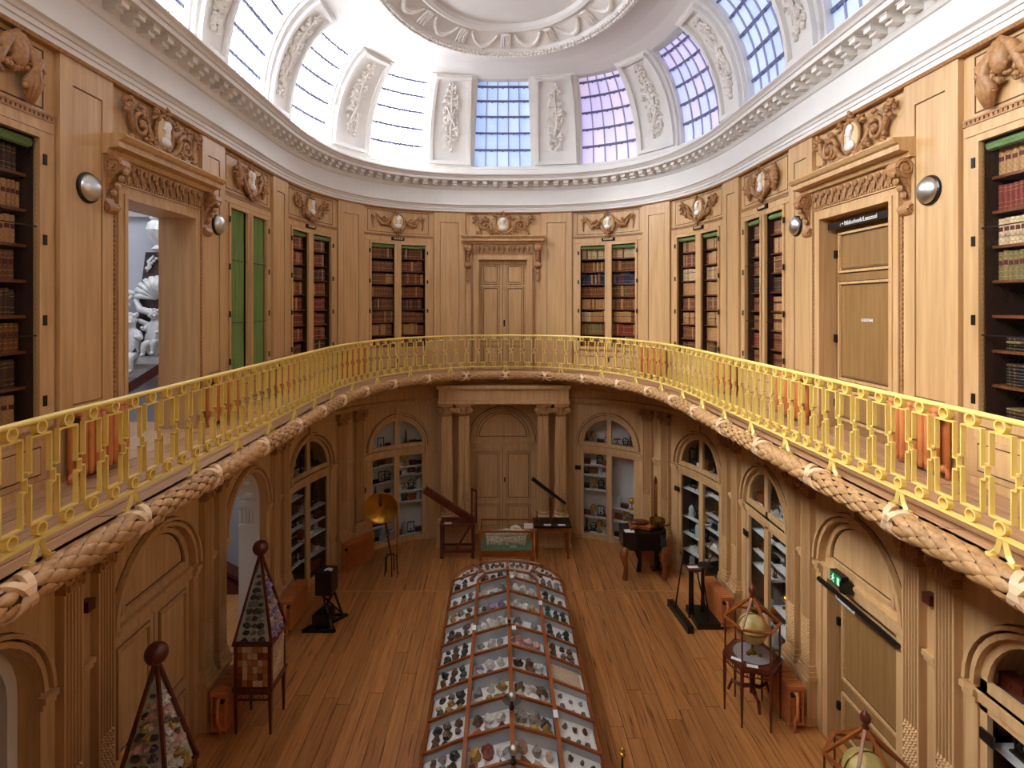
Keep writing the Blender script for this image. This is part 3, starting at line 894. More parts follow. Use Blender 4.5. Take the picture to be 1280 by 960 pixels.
# ------------------------------------------------------------------ bookcases of the gallery
BOOKC = {}
def bookcase(sd, key, label, closed=False, wire=False, only=None):
    a, b = rng(sd, key); c = (a + b) / 2
    o = thing('bookcase', WC.pt(c, 0, 4.60), label, 'bookcase', 'built-in bookcases round the gallery')
    oa, ob = a + .17, b - .17
    mb = MB(W)
    wbox(mb, a, oa, -.45, .02, 4.60, 7.30); wbox(mb, ob, b, -.45, .02, 4.60, 7.30); wbox(mb, oa, ob, -.45, .02, 7.15, 7.30); wbox(mb, oa, ob, -.45, .02, 4.60, 4.66)
    wbox(mb, a + .03, b - .03, .02, .035, 7.20, 7.215)
    obj('frame', mb, OAK, o)
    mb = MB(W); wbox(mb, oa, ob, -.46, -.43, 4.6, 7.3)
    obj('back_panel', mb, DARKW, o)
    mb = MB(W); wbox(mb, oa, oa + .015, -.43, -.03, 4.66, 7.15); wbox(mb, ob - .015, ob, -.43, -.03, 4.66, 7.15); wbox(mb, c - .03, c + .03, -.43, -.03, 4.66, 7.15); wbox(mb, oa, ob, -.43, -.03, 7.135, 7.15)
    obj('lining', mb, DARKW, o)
    zs = [4.68 + i * .305 for i in range(8)]
    for z in zs:
        obj('shelf', wbox(MB(W), oa + .015, ob - .015, -.43, -.08, z - .025, z), SHELFB, o)
    for s in (-1, 1):
        p, q = (oa, c) if s < 0 else (c, ob)
        mb = MB(W)
        ip, iq = (p + .02, q - .085) if s < 0 else (p + .085, q - .02)
        mb.box(p - .03, ip, .0, .045, 4.62, 7.19); mb.box(iq, q + (.0 if s < 0 else .03), .0, .045, 4.62, 7.19)
        wbox(mb, ip, iq, 0, .045, 7.13, 7.19); wbox(mb, ip, iq, 0, .045, 4.62, 4.69)
        d = obj('door', mb, OAK, o)
        x = p - .03 if s < 0 else q + .03
        for z in (4.85, 5.55, 6.25, 6.95): obj('hinge', MB(W).box(x - .018, x + .018, .04, .056, z - .045, z + .045), IRON, d)
        for z in (5.42, 6.36): obj('rod', MB(W).box(ip, iq, .012, .02, z - .005, z + .005, NS(ip, iq)), IRON, d)
        if wire:
            mb = MB(W); w_ = iq - ip; stp = .045
            i = -int(2.5 / stp)
            while i * stp < w_:
                for sg_ in (0, 1):
                    x0 = i * stp; z0 = 4.69; x1 = x0 + 2.44; z1 = 7.13
                    if x0 < 0: z0 -= x0; x0 = 0
                    if x1 > w_: z1 -= x1 - w_; x1 = w_
                    if x1 > x0:
                        A, B_ = (ip + x0, ip + x1) if sg_ == 0 else (iq - x0, iq - x1)
                        mb.add([(A, .015, z0), (B_, .015, z1), (B_, .015, z1 + .002), (A, .015, z0 + .002)], [(0, 1, 2, 3)])
                i += 1
            obj('wire_mesh', mb, IRON, d, kind='stuff')
        if closed:
            mb = MB(W); n = 22; vs = []; fs = []
            for i in range(n + 1):
                x = ip + (iq - ip) * i / n; dd = -.03 + .012 * (i % 2)
                vs += [(x, dd, 4.69), (x, dd, 7.13), (x, dd - .01, 7.13), (x, dd - .01, 4.69)]
            for i in range(n):
                for j in range(4): fs.append((4 * i + j, 4 * i + (j + 1) % 4, 4 * i + 4 + (j + 1) % 4, 4 * i + 4 + j))
            mb.add(vs, fs)
            obj('green_curtain', mb, GREENC, d, smooth=False)
        else:
            mb = MB(W); mb.tube([(ip + (iq - ip) * i / 4, -.06, 7.085) for i in range(5)], .045, 8)
            obj('rolled_blind', mb, GREENR, d)
    BOOKC[(sd, key)] = (oa + .018, c - .033, c + .033, ob - .018, zs)
    return o
bookcase(-1, 'case1', 'bookcase just left of the central gallery door, filled with uniform brown books')
bookcase(1, 'case1', 'bookcase just right of the central gallery door, with a blue row of books')
bookcase(-1, 'case2', 'second bookcase left of the central gallery door, dark red books inside')
bookcase(1, 'case2', 'second bookcase right of the central gallery door, tan and red books inside')
bookcase(-1, 'case3', 'bookcase closed by green curtains beside the left gallery doorway', closed=True)
bookcase(1, 'case3', 'bookcase of mixed volumes beside the dark right gallery doorway')
bookcase(-1, 'case4', 'bookcase at the left edge of the photo behind the yellow railing', wire=True)
bookcase(1, 'case4', 'half empty bookcase at the right edge of the photo with flat book stacks', wire=True)

# ------------------------------------------------------------------ ground-floor bays
def arch_surround(root, a, b, c, r, base=True, ztop=3.27, d0=-.45):
    mb = MB(W)
    mb.box(a, c - r, d0, 0, 0, 2.30); mb.box(c + r, b, d0, 0, 0, 2.30)
    mb.spandrel(c, 2.30, r, a, b, ztop, d0, 0, 16)
    s = obj('surround', mb, OAK, root)
    mb = MB(W)
    mb.ring(c, 2.30, r, r + .045, 0, .04, n=18); mb.ring(c, 2.30, r + .065, r + .10, 0, .07, n=18)
    av = obj('archivolt', mb, OAK, s)
    mb = MB(W); mb.ring(c, 2.30, r + .046, r + .064, 0, .004, n=18); mb.ring(c, 2.30, r + .101, r + .112, 0, .004, n=18)  # shade between the arch rings painted as dark bands
    obj('arch_groove_shade', mb, JOINT_SHADE, s)
    for p, q in ((a, c - r + .02), (c + r - .02, b)):
        obj('impost_moulding', MB(W).sweep([(-.01, 2.15), (.04, 2.15), (.04, 2.195), (.065, 2.205), (.065, 2.26), (-.01, 2.26)], [p, q]), OAK, s)
        if base: obj('plinth', MB(W).box(p, q, -.01, .03, 0, .14), OAK, s)
    obj('keystone', MB(W).prism([(c - .025, 2.30 + r), (c + .025, 2.30 + r), (c + .04, ztop - .02), (c - .04, ztop - .02)], 0, .05), OAK, s)
DISP = {}
def display_case(sd, key, label, back, code):
    a, b = rng(sd, key); c = (a + b) / 2; r = .70
    o = thing('display_case', WC.pt(c, 0, 0), label, 'display case', 'arched glazed cases round the ground floor')
    arch_surround(o, a, b, c, r)
    mb = MB(W); R = r - .0
    mb.box(c - R, c - R + .075, -.07, -.02, 0, 2.32); mb.box(c + R - .075, c + R, -.07, -.02, 0, 2.32); mb.box(c - .065, c + .065, -.07, -.02, 0, 2.32)
    mb.box(c - R, c + R, -.07, -.02, .0, .12, 4); mb.box(c - R, c + R, -.07, -.02, 2.08, 2.36, 4); mb.box(c - R, c + R, -.02, .02, 2.16, 2.27, 4); mb.box(c - R, c + R, -.02, .035, 2.24, 2.27, 4)
    mb.ring(c, 2.30, r - .07, r, -.07, -.02, n=18); mb.box(c - .055, c + .055, -.07, -.02, 2.3, 2.3 + r - .02)
    obj('glazed_frame', mb, OAK, o)
    for s in (-1, 1):
        p, q = (c - R + .075, c - .065) if s < 0 else (c + .065, c + R - .075)
        obj('pane', MB(W).box(p, q, -.05, -.046, .12, 2.08, 2), GLASS, o)
        pts = []
        for i in range(9):
            an = PI / 2 + (PI / 2 * i / 8 if s < 0 else -PI / 2 * i / 8)
            pts.append((c + (r - .07) * math.cos(an), 2.36 + (r - .13) * math.sin(an)))
        poly = [(c + s * .055, 2.36)] + [(max(min(x, c - .055), c - R) if s < 0 else min(max(x, c + .055), c + R), z) for x, z in pts]
        obj('pane', MB(W).prism(poly, -.05, -.046), GLASS, o)
    mb = MB(W); wbox(mb, a + .05, b - .05, -.52, -.49, 0, 3.2)
    obj('back_board', mb, back, o)
    mb = MB(W); mb.box(c - R - .01, c - R, -.49, -.07, .05, 2.9); mb.box(c + R, c + R + .01, -.49, -.07, .05, 2.9); wbox(mb, c - R, c + R, -.49, -.07, 0, .10)
    obj('lining', mb, back, o)
    zs = [.10, .50, .86, 1.22, 1.52, 1.82, 2.28]
    r_ = random.Random(code)
    for s in (-1, 1):
        lst = []
        for z in zs[1:-1]:
            if r_.random() < .8: lst.append(z + r_.choice((-.05, 0, .05)))
        p, q = (c - R, c - .02) if s < 0 else (c + .02, c + R)
        for z in lst: obj('shelf', wbox(MB(W), p, q, -.49, -.12, z - .022, z), SHELFW, o)
        DISP[(code, s)] = (p + .03, q - .03, [.10] + lst, zs[-1])
    obj('lunette_shelf', wbox(MB(W), c - R, c + R, -.49, -.07, 2.255, 2.28), SHELFW, o)
    return o
display_case(-1, 'case1', 'arched glazed case just left of the centre columns, behind the brass reflector', CASEBACK, 'L1')
display_case(1, 'case1', 'arched glazed case of white shelves just right of the centre columns', CASEBACK, 'R1')
display_case(-1, 'case2', 'dark arched glazed case on the left behind the black stand', CASEDARK, 'L2')
display_case(1, 'case2', 'arched glazed case behind the black instrument on the right', CASEGREY, 'R2')
display_case(1, 'case3', 'arched glazed case behind the farther globe case on the right', CASEGREY, 'R3')
display_case(1, 'case4', 'arched glazed case at the lower right edge of the photo', CASEDARK, 'R4')
# small dark label blocks beside the cases
for s, z, t in ((1.80, 1.72, 'just right of the centre columns'), (4.40, 1.74, 'beside the case behind the black instrument'), (6.80, 1.74, 'beside the case behind the farther globe'), (11.62, 1.9, 'at the lower right edge of the photo')):
    obj('case_label', MB(W).box(s - .07, s + .07, .002, .022, z - .05, z + .05), BLACK, None, 'small black number block on the oak surround ' + t, 'label', loc=WC.pt(s, 0, z))
obj('case_label', MB(W).box(-3.62, -3.5, .002, .022, 1.4, 1.52), MAHO, None, 'small red-brown block on the oak surround left of the brass reflector', 'label', loc=WC.pt(-3.56, 0, 1.4))

def blind_door(num, sd, key, rec=0., bead=False):
    a, b = rng(sd, key) if sd else (BAY['door0'][0] + S0, BAY['door0'][1] + S0)
    c = (a + b) / 2; r = .74 if sd else .77
    root = bpy.data.objects.new('door_%d' % num, None); COL.objects.link(root); props(root, kind='structure')
    arch_surround(root, a, b, c, r, base=False, d0=-.5)
    mb = MB(W); mb.box(c - r, c + r, -.14, -.05, 2.12, 3.2, 4)
    f = obj('lunette', mb, OAK, root)
    mb = MB(W); mb.ring(c, 2.40, r - .17, r - .12, -.05, -.015, n=18); mb.box(c - r + .12, c + r - .12, -.05, -.015, 2.37, 2.41, 4)
    obj('arch_panel', mb, OAK, f)
    mb = MB(W); mb.ring(c, 2.40, r - .19, r - .172, -.05, -.046, n=18); mb.ring(c, 2.40, r - .118, r - .106, -.05, -.046, n=18); mb.box(c - r + .13, c + r - .13, -.05, -.046, 2.415, 2.43, 4)  # dark bands painting the shade beside the lunette mouldings
    obj('arch_groove_shade', mb, JOINT_SHADE, f)
    mb = MB(W); mb.box(c - r, c + r, -.05, -.01, 2.12, 2.28, 4); mb.box(c - r, c + r, -.01, .015, 2.24, 2.28, 4)
    obj('transom', mb, OAK, f)
    if rec:
        mb = MB(W); mb.box(c - r, c - r + .1, -.5, -.02, 0, 2.12); mb.box(c + r - .1, c + r, -.5, -.02, 0, 2.12)
        obj('jamb', mb, OAK, root)
        o = leaf(root, c - r + .1, c + r - .1, -rec, 0, 2.12, ((.85, 1.95), (.15, .68)), th=.06, bead=bead, m=OAKDOOR)
        for z in (1.5, .4): obj('hinge', MB(W).box(c - r + .09, c - r + .14, -rec, -rec + .04, z, z + .1), IRON, o)
    else:
        obj('joint', MB(W).box(c - .005, c + .005, -.09, -.058, 0, 2.12), JOINT_SHADE, root)
        for p, q in ((c - r, c - .004), (c + .004, c + r)):
            o = leaf(root, p, q, -.06, 0, 2.12, ((.86, 2.02), (.15, .72)), bead=bead)
            if p > c - .1: obj('lock_plate', MB(W).box(p + .03, p + .06, -.06, -.045, 1.28, 1.40), IRON, o)
    return c
blind_door(4, 0, 'door0')
blind_door(5, -1, 'door', bead=True)
cr = blind_door(6, 1, 'door', rec=.18, bead=True)
bar = obj('black_bar_sign', MB(W).tube([(cr - .74, .03, 2.05), (cr, .03, 2.05), (cr + .74, .03, 2.05)], .033, 8), BLACK, None, 'long black bar with white lettering across the lower right doorway', 'sign', loc=WC.pt(cr, .03, 2.03))
text_on_wall('lettering', 'Instrumentenzaal', cr - .12, .066, 2.03, .055, WHITE, bar)
ex = thing('exit_sign', WC.pt(cr - .25, .0, 2.26), 'small green lit exit sign above the lower right doorway', 'sign', rz=WC.ang(cr))
GRN = glow('exit_green', '#0E8A48', .16, '#0A5A30'); GRNW = glow('exit_white', '#C8F0D4', .26, '#A8D8B8')
obj('housing', MB().box(-.12, .12, -.10, -.015, -.06, .10), IRON, ex)
obj('bracket', MB().box(.12, .2, -.13, 0, -.07, .05), BLACK, ex)
obj('lit_face', MB().box(-.11, .11, -.104, -.10, -.05, .09), GRN, ex)
mb = MB(); mb.box(.03, .08, -.107, -.104, -.03, .06); 
obj('doorway_symbol', mb, GRNW, ex)
mb = MB(); mb.ball((-.045, -.106, .062), (.013, .003, .013), 8, 4); mb.bar((-.05, -.106, .045), (-.06, -.106, .005), .02, .004); mb.bar((-.06, -.106, .005), (-.03, -.106, -.03), .012, .004); mb.bar((-.06, -.106, .005), (-.09, -.106, -.03), .012, .004); mb.bar((-.05, -.106, .04), (-.02, -.106, .02), .01, .004); mb.bar((-.05, -.106, .04), (-.085, -.106, .02), .01, .004)
obj('running_figure', mb, GRNW, ex)
# open arch to the stair hall and the arch with grey doors on the left
a, b = rng(-1, 'case3'); c = (a + b) / 2
ar = bpy.data.objects.new('door_7', None); COL.objects.link(ar); props(ar, kind='structure')
arch_surround(ar, a, b, c, .70, d0=-.12)
mb = MB(W); mb.box(a - .03, c - .64, -.45, -.12, 0, 2.3); mb.box(c + .64, b + .03, -.45, -.12, 0, 2.3); mb.ring(c, 2.30, .64, .95, -.45, -.12, n=18); mb.box(a, b, -.52, -.45, 2.9, 3.5)
rv = obj('white_reveal', mb, PLAS, ar, label='white plastered reveal with coffered soffit')
mb = MB(W)
for e in (-1, 1):
    p, q = sorted((c + e * .64, c + e * .61)); mb.box(p, q, -.46, -.10, 2.24, 2.34); mb.box(p, q, -.44, -.13, 1.9, 1.95)
    for i in range(5): mb.box(p, q, -.42 + i * .06, -.385 + i * .06, 1.98, 2.2)
obj('capital', mb, PLAS, rv)
for i in range(7):
    th = PI * (i + .5) / 7
    mb = MB(W); cxx, czz = c + .63 * math.cos(th), 2.30 + .63 * math.sin(th)
    mb.ball((cxx, -.28, czz), (.06, .09, .06), 8, 5)
    obj('rosette', mb, PLAS, rv)
a, b = rng(-1, 'case4'); c = (a + b) / 2
ar = bpy.data.objects.new('door_8', None); COL.objects.link(ar); props(ar, kind='structure')
arch_surround(ar, a, b, c, .70, d0=-.2)
mb = MB(W); mb.box(c - .82, c - .60, -.55, -.2, 0, 2.3); mb.box(c + .60, c + .82, -.55, -.2, 0, 2.3); mb.ring(c, 2.30, .60, .95, -.55, -.2, n=16)
obj('white_reveal', mb, PLAS, ar, label='white plastered reveal')
mb = MB(W); mb.box(c - .7, c + .7, -.56, -.46, 0, 3.1, 3)
g = obj('leaf', mb, GREYD, ar, label='grey painted door')
mb = MB(W)
for s in (-1, 1):
    panel_frame(mb, c + s * .3 - .22, c + s * .3 + .22, -.46, .3, 1.7, .03, .02)
mb.box(c - .6, c + .6, -.46, -.43, 2.24, 2.30, 2); mb.box(c - .6, c + .6, -.46, -.44, 1.94, 1.98, 2)
for i in range(16): mb.box(c - .58 + i * .073, c - .58 + i * .073 + .04, -.46, -.44, 2.0, 2.22)
obj('fluted_band', mb, GREYD, g)
mb = MB(W)
for x in (-.36, 0, .36):
    panel_frame(mb, c + x - .15, c + x + .15, -.46, 2.36, 2.62, .02, .015); mb.ball((c + x, -.45, 2.49), (.1, .03, .1), 10, 6)
mb.ball((c, -.45, 2.76), (.09, .03, .06), 10, 6)
obj('rosette', mb, GREYD, g)

# ------------------------------------------------------------------ stair hall seen through the left openings
HX0, HX1, HY0, HY1 = -9.2, -4.75, 5.2, 11.9
mb = MB().box(HX0, HX1, HY1, HY1 + .1, 0, 13).box(HX0 - .1, HX0, HY0, HY1, 0, 13).box(HX0, HX1 + .12, HY0 - .1, HY0, 0, 13)  # walls raised out of view to keep the sun out of the hall
hall = obj('wall_stair_hall', mb, GREYW, kind='structure')
obj('floor_stair_hall', MB().box(HX0, HX1 + .25, HY0, HY1, -.1, 0), PINE, kind='structure')
mb = MB().box(-6.6, -4.62, 5.3, 7.7, 3.95, GAL)
landing = obj('floor_landing', mb, PLKG, kind='structure')
mb = MB().sweep([(HY1 - .02, 7.55), (HY1 - .14, 7.55), (HY1 - .2, 7.66), (HY1 - .02, 7.66)], [HX0, HX1])
for i in range(26): mb.ball((HX0 + .2 + i * .17, HY1 - .03, 7.9 + .06 * (i % 2)), (.09, .04, .06), 6, 4)
obj('cornice', mb, PLAS, hall)
mb = MB().box(-5.35, -5.02, HY1 - .1, HY1, 0, 1.6).box(-5.4, -4.97, HY1 - .14, HY1, 1.6, 1.68).box(-5.42, -4.95, HY1 - .16, HY1, 1.86, 1.95).box(-5.38, -4.99, HY1 - .12, HY1, 1.68, 1.86)
for i in range(5): mb.box(-5.36 + i * .075, -5.32 + i * .075, HY1 - .13, HY1, 1.7, 1.84)
mb.box(-5.35, -5.02, HY1 - .1, HY1, 1.95, 3.2)
for i in range(3): mb.ball((-5.18, HY1 - .1, 2.15 + i * .3), (.1, .03, .1), 8, 5)
obj('pilaster', mb, PLAS, hall)
mb = MB().prism([(-6.6, .0), (-5.25, .0), (-5.25, .12), (-6.6, .85)], 11.0, 11.4); mb.bar((-6.6, 11.2, .95), (-5.2, 11.2, .22), .3, .07)
obj('stair_string', mb, MAHO, None, 'brown wooden stair string seen through the lower left open arch', 'staircase', loc=(0, 0, 0))
# monument on the hall wall
MY = HY1 - .05
mo = thing('wall_monument', (-7.28, MY, 4.3), 'white marble monument on a dark red obelisk seen through the left gallery doorway', 'sculpture')
obj('obelisk', MB().prism([(-.62, .0), (.62, 0), (.30, 2.5), (-.30, 2.5)], -.08, 0), MARBD, mo)
obj('ledge', MB().box(-.75, .75, -.4, 0, .18, .32).box(-.55, .55, -.3, 0, -.1, .18), MARB, mo)
obj('urn', MB().lathe([(.05, 2.5), (.14, 2.56), (.06, 2.64), (.16, 2.76), (.24, 2.95), (.2, 3.1), (.12, 3.16), (.18, 3.2), (.07, 3.3), (.02, 3.4)], (0, -.12, 0), 14), MARB, mo)
mb = MB()
for q in range(11):                                    # fluted shell
    a_ = PI * (q + .5) / 11; r_ = .42
    mb.tube([(.05 * math.cos(a_), -.12, 1.52), (.6 * r_ * math.cos(a_), -.22, 1.52 + .7 * r_ * math.sin(a_)), (r_ * 1.15 * math.cos(a_), -.14, 1.52 + r_ * 1.1 * math.sin(a_))], [.03, .055, .06], 6)
obj('shell', mb, MARB, mo, smooth=True)
mb = MB()
for s in (-1, 1):
    mb.tube([(s * .10, -.12, 2.42), (s * .2, -.14, 2.3), (s * .16, -.14, 2.18), (s * .24, -.14, 2.08)], [.02, .035, .03, .015], 6)
    mb.tube([(s * .46, -.14, 1.62), (s * .62, -.18, 1.66), (s * .74, -.16, 1.78)], [.06, .06, .01], 6); mb.tube([(s * .5, -.16, 1.58), (s * .64, -.2, 1.48), (s * .54, -.2, 1.36)], [.05, .05, .02], 6)
    for q in range(5): mb.ball((s * (.05 + .05 * q), -.12, 2.36 - .05 * q), (.045, .04, .035), 6, 4)
mb.tube([(.46, -.16, 1.5), (.32, -.22, 1.3), (0, -.26, 1.2), (-.32, -.22, 1.3), (-.46, -.16, 1.5)], [.04, .07, .085, .07, .04], 7)
obj('swag', mb, MARB, mo, smooth=True)
mb = MB(); mb.ball((-.05, -.2, .9), (.18, .14, .16), 10, 6); mb.ball((.16, -.16, .75), (.2, .13, .3), 10, 6); mb.ball((-.08, -.2, .62), (.16, .14, .3), 10, 6)
mb.tube([(-.1, -.2, .95), (-.3, -.25, 1.06), (-.42, -.24, 1.12)], [.06, .05, .01], 6); mb.tube([(.05, -.25, .98), (.1, -.3, .6), (.05, -.3, .34)], [.05, .06, .03], 6)
obj('draped_trophy', mb, MARB, mo, smooth=True)
def skin_figure(name, joints, edges, radii, m, parent, loc, levels=1):
    me = bpy.data.meshes.new(name)
    me.from_pydata(joints, edges, [])
    o = bpy.data.objects.new(name, me); COL.objects.link(o); o.parent = parent; o.location = loc
    md = o.modifiers.new('skin', 'SKIN')
    for i, v in enumerate(me.skin_vertices[0].data):
        v.radius = (radii[i], radii[i]); v.use_root = (i == 0)
    ss = o.modifiers.new('sub', 'SUBSURF'); ss.levels = levels; ss.render_levels = levels
    me.materials.append(m)
    return o
def with_skin(name, joints, edges, radii, m, parent, loc):
    me = bpy.data.meshes.new(name + '_t'); me.from_pydata(joints, edges, [])
    o = bpy.data.objects.new(name + '_t', me); COL.objects.link(o)
    md = o.modifiers.new('skin', 'SKIN')
    for i, v in enumerate(me.skin_vertices[0].data):
        v.radius = (radii[i], radii[i]); v.use_root = (i == 0)
    ss = o.modifiers.new('sub', 'SUBSURF'); ss.levels = 2
    bpy.context.view_layer.update()
    ev = o.evaluated_get(bpy.context.evaluated_depsgraph_get())
    nm = bpy.data.meshes.new_from_object(ev); nm.name = name
    bpy.data.objects.remove(o)
    nm.materials.clear(); nm.materials.append(m)
    a = nm.attributes.new('loc', 'FLOAT_VECTOR', 'POINT'); co = np.zeros(len(nm.vertices) * 3, np.float32); nm.vertices.foreach_get('co', co); a.data.foreach_set('vector', co)
    nm.polygons.foreach_set('use_smooth', [True] * len(nm.polygons))
    n = bpy.data.objects.new(name, nm); COL.objects.link(n); n.parent = parent; n.location = loc
    return n
J = [(0, 0, 0), (0, 0, .18), (0, -.01, .34), (0, -.02, .44), (0, -.04, .56),             # pelvis, belly, chest, neck, head
     (-.12, -.02, .36), (-.2, -.1, .24), (-.1, -.2, .2), (.12, -.02, .36), (.2, -.08, .26), (.16, -.2, .32),
     (-.07, -.06, -.02), (-.1, -.24, .04), (-.09, -.24, -.2), (-.09, -.32, -.22), (.07, -.06, -.02), (.1, -.22, -.02), (.12, -.22, -.24), (.12, -.3, -.26), (0, -.06, .64)]
Eg = [(0, 1), (1, 2), (2, 3), (3, 4), (2, 5), (5, 6), (6, 7), (2, 8), (8, 9), (9, 10), (0, 11), (11, 12), (12, 13), (13, 14), (0, 15), (15, 16), (16, 17), (17, 18), (4, 19)]
Rr = [.11, .12, .11, .05, .1, .06, .045, .035, .06, .045, .035, .08, .065, .045, .035, .08, .065, .045, .035, .075]
for sx, k_, lc in ((1, 1.25, (-.44, -.30, .36)), (-1, 1.0, (.02, -.26, .62))):
    p_ = with_skin('seated_putto', [(sx * v[0] * k_, v[1] * k_, v[2] * k_) for v in J], Eg, [k_ * v for v in Rr], MARB, mo, lc)
    mb = MB(); mb.T = Matrix.Scale(k_, 4)
    mb.ball((0, -.05, .58), (.095, .105, .115), 14, 9); mb.ball((0, -.155, .57), (.016, .02, .022), 6, 4)
    for e in (-1, 1): mb.ball((e * .05, -.125, .545), (.035, .03, .03), 8, 5); mb.ball((e * .096, -.04, .575), (.015, .025, .03), 6, 4)
    for q in range(10): mb.ball((.085 * math.cos(q * .7), -.02 + .07 * math.sin(q * .7), .65 + .02 * (q % 2)), (.04, .04, .035), 6, 4)
    obj('head', mb, MARB, p_, smooth=True)
mb = MB().bar((-7.9, 11.0, 3.75), (-6.0, 11.0, 4.95), .1, .16)
obj('handrail', mb, MAHO, None, 'sloping brown handrail in front of the marble monument', 'handrail', loc=(0, 0, 0))
mb = MB()
for i in range(7): mb.lathe([(.05, 0), (.07, .06), (.04, .12), (.09, .3), (.04, .5), (.07, .56), (.05, .62)], (-6.3, 5.6 + i * .3, GAL), 8)
mb.box(-6.42, -6.18, 5.4, 7.6, GAL + .62, GAL + .72)
obj('landing_balustrade', mb, MARB, None, 'low white balustrade on the stair landing behind the left gallery doorway', 'balustrade', loc=(0, 0, 0))
# ------------------------------------------------------------------ yellow balustrade
RM = RC.map
FEET = [0, 1.33, 2.42, 3.48, 4.42, 5.32, 6.2, 7.06, 7.9, 8.74, 9.6, 10.5, 11.4, 12.3, 13.2]
bal = thing('balustrade', RC.pt(0, 0, GAL), 'bright yellow iron balustrade with rings and meander bars along the gallery edge', 'railing')
rl = lsp(-14.2, 14.2, .12)
mb = MB(RM); mb.tube([(s, 0, GAL + .888) for s in rl], .021, 8)
obj('handrail', mb, GOLD, bal, smooth=True)
mb = MB(RM); mb.sweep([(-.02, GAL + .143), (.02, GAL + .143), (.02, GAL + .163), (-.02, GAL + .163)], rl)
obj('lower_rail', mb, GOLD, bal)
me_ring = mesh(MB().ring(0, 0, .033, .045, -.02, .02, 0, 2 * PI, 16), 'ring', GOLD)
mb = MB(); w = .092; z0, z1 = .255, .80; t = .011; y = .017; zm = (z0 + z1) / 2
mb.box(-w, w, -y, y, z1 - t, z1); mb.box(-w, w, -y, y, z0, z0 + t)
mb.box(w - t / 2, w + t / 2, -y, y, zm + .03, z1); mb.box(w - t / 2, w + t / 2, -y, y, z0, zm - .05)     # right leg, stepped in the middle
mb.box(w - t / 2, w + .045, -y, y, zm + .02, zm + .031); mb.box(w + .034, w + .045, -y, y, zm - .02, zm + .031)
mb.box(-w - t / 2, -w + t / 2, -y, y, zm + .05, z1); mb.box(-w - t / 2, -w + t / 2, -y, y, z0, zm - .03)
mb.box(-w - .03, -w + t / 2, -y, y, zm - .031, zm - .02); mb.box(w - t / 2, w + .045, -y, y, zm - .06, zm - .049); mb.box(w + .034, w + .045, -y, y, zm - .06, zm - .02)
mb.box(-w - .036, -w + t / 2, -y, y, zm + .049, zm + .06)
me_mea = mesh(mb, 'meander', GOLD)
mb = MB()
for s in (-1, 1):
    mb.tube([(s * .018, 0, .15), (s * .028, 0, .10), (s * .045, 0, .05), (s * .075, 0, .018)], [.018, .02, .022, .02], 4)
    mb.box(min(s * .05, s * .105), max(s * .05, s * .105), -.022, .022, 0, .022)
me_foot = mesh(mb, 'foot', GOLD)
def put(name, me, s, d, z, parent, curve=RC, sx=1, spin=0, extra=None):
    o = bpy.data.objects.new(name, me); COL.objects.link(o); o.parent = parent
    o.location = curve.pt(s, d, z) - world_loc(parent)
    o.rotation_euler = (0, 0, curve.ang(s)); o.scale = (sx, 1, 1)
    return o
mods = []
for i in range(len(FEET) - 1):
    k = 5 if i == 0 else 4
    mods += [(FEET[i] + (FEET[i + 1] - FEET[i]) * j / k, (FEET[i + 1] - FEET[i]) / k) for j in range(k)]
mods = [(-a, p) for a, p in mods[:0:-1]] + mods
for a, p in mods:
    put('meander', me_mea, a, 0, GAL, bal, sx=p / .262)
    put('ring', me_ring, a, 0, GAL + .845, bal); put('ring', me_ring, a, 0, GAL + .21, bal)
for a in [-f for f in FEET[:0:-1]] + FEET: put('foot', me_foot, a, 0, GAL, bal)

# ------------------------------------------------------------------ carved laurel garland
GD, GZ, GR = .118, 4.035, .074
gar = obj('garland', MB(RM).tube([(s, GD, GZ) for s in lsp(-13.6, 13.6, .12)], GR - .004, 10), CORE, None, 'carved oak laurel garland with crossed ribbons along the gallery rim', 'garland', smooth=True)
RIBS = [0, 1.0, 2.03, 3.12, 4.2, 5.25, 6.3, 7.35, 8.45, 9.55, 10.65, 11.75, 12.8]
RIBS = [-r for r in RIBS[:0:-1]] + RIBS
mb = MB(); n = 6; vs = []; fs = []
prof = [(0, .008), (.12, .025), (.35, .036), (.6, .035), (.82, .021), (1, 0)]
for q, (u, w_) in enumerate(prof):
    x = u * .165; dep = -.012 - .014 * math.sin(u * PI) - .016 * u
    vs += [(x, -.004 - .012 * u, -w_), (x, dep + .002, -w_ * .5), (x, dep + .004, 0), (x, dep + .002, w_ * .5), (x, -.004 - .012 * u, w_)]
for q in range(5):
    for j in range(4): fs.append((5 * q + j, 5 * q + j + 1, 5 * q + 6 + j, 5 * q + 5 + j))
mb.add(vs, fs)
me_leaf = mesh(mb, 'leaf', OAKG, smooth=True)
leafs = []
for i in range(len(RIBS) - 1):
    a, b = RIBS[i], RIBS[i + 1]
    flip = 1 if i % 2 else -1
    k = int((b - a - .12) / .095)
    for q in range(k):
        s = a + .07 + (b - a - .14) * (q + .5) / k
        for j in range(5):
            th = math.radians(-75 + j * 56 + (28 if q % 2 else 0))      # 0 = facing the room, 90 = up
            leafs.append((s, th, flip))
leafs.sort(key=lambda l: (RC.pt(l[0], GD, GZ) - cam.location).length + (0 if -1.0 < l[1] < 1.7 else 50))
rest = MB(RM)
def leaf_frame(s, th, flip):
    a = RC.ang(s); t = Vector((math.cos(a), math.sin(a), 0)) * flip
    nin = Vector((math.sin(a), -math.cos(a), 0)); up = Vector((0, 0, 1))
    r = nin * math.cos(th) + up * math.sin(th)
    zz = t.cross(-r)
    M = Matrix((t, -r, zz)).transposed().to_4x4()
    M.translation = RC.pt(s, GD, GZ) + r * (GR - .002) - t * .07
    return M
mbr = MB()
